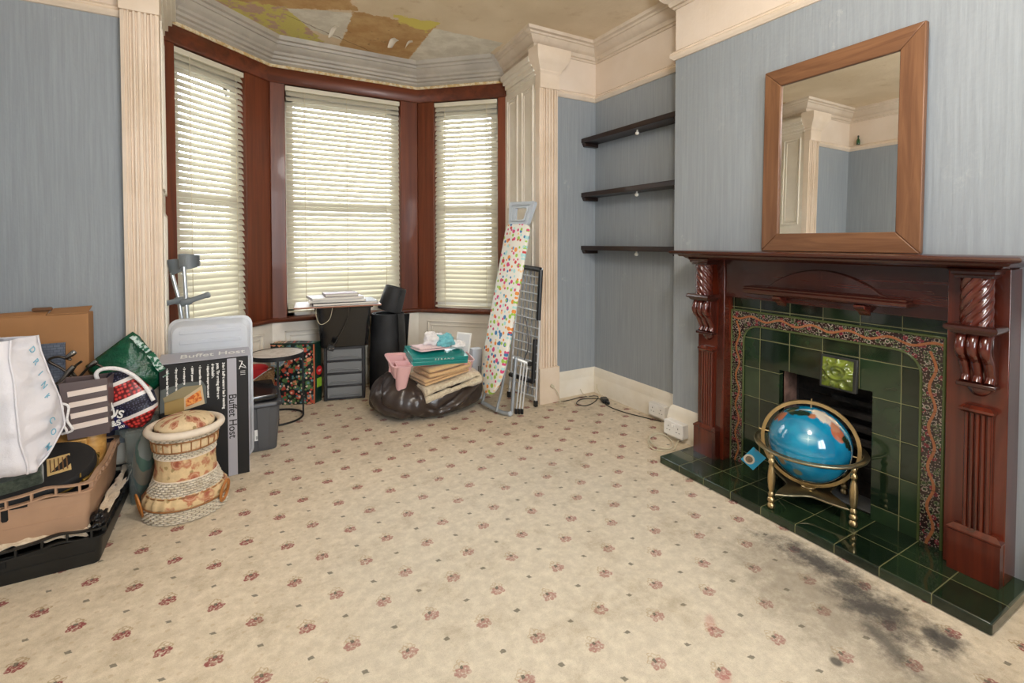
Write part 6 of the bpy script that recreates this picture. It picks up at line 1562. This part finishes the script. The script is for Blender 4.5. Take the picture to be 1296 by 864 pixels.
b = MB(); b.M = Matrix.Translation((-.735,2.88,.16)) @ rot('X', -3); b.box(-.055,.050,-.006,.006,0,.610); b.build('board_panel', M['slateprint'], sp, bevel=.001)
M['gunmetal'] = plain('dark_bronze_metal', (70,62,54), .35, .8); M['chrome'] = plain('satin_chrome', (188,186,180), .25, 1.0)
lf = thing('light_fitting', (-.64,2.93,.14), 'dark metal fitting with curved arms and chrome ends in front of the cardboard box', 'light fitting')
b = MB(); b.lathe((-.640,2.875,.145), [(.002,0),(.045,0),(.045,.012),(.012,.018),(.008,.03),(.008,.47),(.002,.472)], 16); b.build('stem', M['gunmetal'], lf, smooth=40)
for pts in ([(-.640,2.875,.60),(-.69,2.87,.66),(-.73,2.865,.70),(-.70,2.865,.715),(-.655,2.87,.695)], [(-.640,2.875,.60),(-.60,2.87,.65),(-.57,2.865,.665),(-.54,2.865,.64)], [(-.640,2.875,.59),(-.70,2.865,.60),(-.745,2.86,.575)], [(-.640,2.875,.61),(-.655,2.87,.65),(-.62,2.865,.685)], [(-.640,2.875,.57),(-.58,2.87,.60),(-.53,2.87,.595)]):
    b = MB(); b.tube(spline(pts), .0055, 8); b.build('arm', M['gunmetal'], lf, smooth=60)
for c0, c1 in (((-.672,2.865,.705),(-.642,2.865,.732)), ((-.598,2.865,.655),(-.565,2.862,.682)), ((-.70,2.86,.590),(-.645,2.86,.668)), ((-.745,2.86,.575),(-.715,2.858,.60))):
    b = MB(); p, q = Vector(c0), Vector(c1); b.tube([p, p.lerp(q,.2), p.lerp(q,.8), q], [.006,.010,.012,.010], 12); b.build('lamp_holder', M['chrome'], lf, smooth=50)
dc = thing('dark_cloth', (-.60,2.92,.15), 'dark navy and maroon cloth heaped behind the striped bag', 'cloth')
b = MB(); b.ball((-.61,2.925,.365), 1.0, 36, 22, (.085,.050,.225)); b.jit(lambda p: p+Vector((nz(p,9,41),nz(p,9,42)*.4,nz(p,9,43)))*.014); b.jit(lambda p: Vector((p.x, p.y, max(p.z,.150)))); b.build('cloth_heap', plain('dark_navy_cloth', (38,36,54), .85, var=.3, vsc=12), dc, smooth=180)

# clear tub with a green bag inside
t = NT('grey_clear_plastic'); a_ = t.n('ShaderNodeBsdfTransparent'); a_.inputs[0].default_value = (.90,.92,.92,1); M['cleartub'] = t.done(t.mixsh(.16, E(t, a_.outputs[0]), t.bsdf(s2l((170,180,178)), .15)))
ct = thing('clear_tub', (-.41,2.92,0), 'clear plastic tub holding a green and tan bag, between the crates and the wicker stool', 'storage tub')
b = MB(); b.M = Matrix.Translation((-.415,2.91,0)); vessel(b, [(-.034,.050,-.100,.120,.02,.002),(-.036,.052,-.104,.124,.022,.01),(-.052,.060,-.120,.128,.025,.330),(-.066,.066,-.132,.130,.03,.334),(-.066,.066,-.132,.130,.03,.350)], .0035); b.build('tub_body', M['cleartub'], ct, smooth=40)
b = MB(); b.M = Matrix.Translation((-.415,2.91,0)); b.loft([rrect(-.068,.068,-.134,.132,.03,.350), rrect(-.070,.070,-.136,.134,.03,.354), rrect(-.066,.066,-.132,.130,.03,.362)]); b.build('tub_lid', M['cleartub'], ct, smooth=40)
t = NT('green_and_tan_print'); x, y, z = t.xyz(); n = t.noise(sc=9, det=3); q_ = z+x*.9-y*.5+(n-.5)*.12
c = t.mix(t.ss(-.03,-.02,q_), s2l((36,104,80)), s2l((176,142,100))); c = t.mix(t.ss(.07,.08,q_), c, s2l((40,120,84))); c = t.mix(t.ss(.12,.13,q_), c, s2l((186,182,172)))
M['tubbag'] = t.done(t.bsdf(c, .35))
tg2 = thing('folded_bag', (-.41,2.91,.012), 'green and tan plastic bag folded inside the clear tub', 'bag')
b = MB(); b.ball((-.408,2.912,.155), 1.0, 28, 18, (.044,.108,.145)); b.jit(lambda p: p+Vector((nz(p,8,51)*.004,nz(p,8,52)*.012,nz(p,8,53)*.012))); b.jit(lambda p: Vector((p.x, p.y, max(p.z,.014)))); b.build('bag_body', M['tubbag'], tg2, smooth=180, off=(-.41,2.91,.15))
# small green bottle on the picture rail of the left wall (seen in the mirror)
gbt = thing('small_bottle', (-1.088,3.02,2.405), 'tiny dark green bottle on the picture rail, seen only in the mirror', 'bottle')
t = NT('green_glass'); M['greenglass'] = t.done(t.bsdf(s2l((26,70,36)), .1))
b = MB(); b.lathe((-1.0885,3.02,2.4045), [(.002,0),(.016,0),(.0175,.004),(.0175,.045),(.012,.058),(.007,.066),(.007,.084),(.002,.085)], 18); b.build('bottle_body', M['greenglass'], gbt, smooth=50)
b = MB(); b.lathe((-1.0885,3.02,2.488), [(.002,0),(.0085,0),(.0085,.014),(.002,.015)], 14); b.build('bottle_cap', M['blackplastic'], gbt, smooth=50)
# loose flaps of ceiling paper
M['flap'] = plain('peeled_ceiling_paper', (214,204,186), .8, var=.1)
for (x0, y0, ang, L_, w_), lb in (((1.08,3.74,40,.10,.06),'curled white flap of peeling paper hanging from the tan patch of ceiling'), ((1.20,3.72,70,.09,.035),'narrow curled flap of peeling paper beside the white ceiling patch'), ((.64,3.72,20,.16,.03),'long torn strip of paper lifting along the ceiling crack')):
    o = thing('peeling_paper', (x0,y0,ZC-.005), lb, 'peeling paper'); ca, sa = math.cos(math.radians(ang)), math.sin(math.radians(ang))
    b = MB(); b.sheet(8, 12, lambda u, v: (x0+ca*(u-.5)*w_-sa*L_*(v-.35*v*v), y0+sa*(u-.5)*w_+ca*L_*(v-.35*v*v), ZC-.002-.055*v*v+.012*math.sin(v*5+u*2)*v), .0012); b.build('paper_flap', M['flap'], o, smooth=180)
# ================================================================== light and camera
wd = bpy.data.worlds.new('overcast_sky'); SC.world = wd; wd.use_nodes = True; wt = wd.node_tree; wt.nodes.clear()
wo = wt.nodes.new('ShaderNodeOutputWorld'); bg = wt.nodes.new('ShaderNodeBackground')
bg.inputs[0].default_value = (.90, .95, 1.0, 1); bg.inputs[1].default_value = 13.0; wt.links.new(bg.outputs[0], wo.inputs[0])
def portal(name, c, size, rotm):
    l = bpy.data.lights.new(name, 'AREA'); l.shape = 'RECTANGLE'; l.size, l.size_y = size; l.cycles.is_portal = True
    o = bpy.data.objects.new(name, l); COL.objects.link(o); o.matrix_world = Matrix.Translation(c) @ rotm
for P, Q, s0, s1 in ((D_,C_,.09,L1-.155),(C_,B_,.155,LC-.108),(B_,A_,.225,L3-.09)):
    c = seg(P,Q,(s0+s1)/2,.16); t = (Vector(Q)-Vector(P)).normalized(); nin = Vector((-t.y,t.x,0))
    portal('daylight_portal', (c[0],c[1],1.54), (s1-s0, 1.85), (-nin).to_track_quat('Z','Y').to_matrix().to_4x4())
portal('daylight_portal', ((WX0+WX1)/2, YB-.15, (WZ0+WZ1)/2), (WX1-WX0, WZ1-WZ0), Vector((0,-1,0)).to_track_quat('Z','Y').to_matrix().to_4x4())
l = bpy.data.lights.new('fill_lamp', 'POINT'); l.energy = 72; l.color = (1.0,.97,.93); l.shadow_soft_size = .22  # added point light that brightens the whole room, no fixture modelled
o = bpy.data.objects.new('fill_lamp', l); COL.objects.link(o); o.location = (.75, .35, 2.35)

cam = bpy.data.cameras.new('camera'); co = bpy.data.objects.new('camera', cam); COL.objects.link(co); SC.camera = co
cam.sensor_fit = 'HORIZONTAL'; cam.sensor_width = 36.0; cam.lens = 615.1546/1296*36.0
cam.shift_x = (648-652.7745)/1296; cam.shift_y = (321.035-432)/1296; cam.clip_start = .02
co.location = (0, 0, 1.224); co.rotation_euler = (math.radians(90-1.4156), 0, math.radians(-29.7253))
vs = SC.view_settings; SC.display_settings.display_device = 'sRGB'; vs.view_transform = 'Standard'; vs.look = 'None'; vs.gamma = 1.0; vs.use_curve_mapping = False; vs.exposure = 0.40
SC.cycles.max_bounces = 10; SC.cycles.diffuse_bounces = 5; SC.cycles.transparent_max_bounces = 16; SC.cycles.sample_clamp_indirect = 8.0
SC.cycles.caustics_reflective = False; SC.cycles.caustics_refractive = False
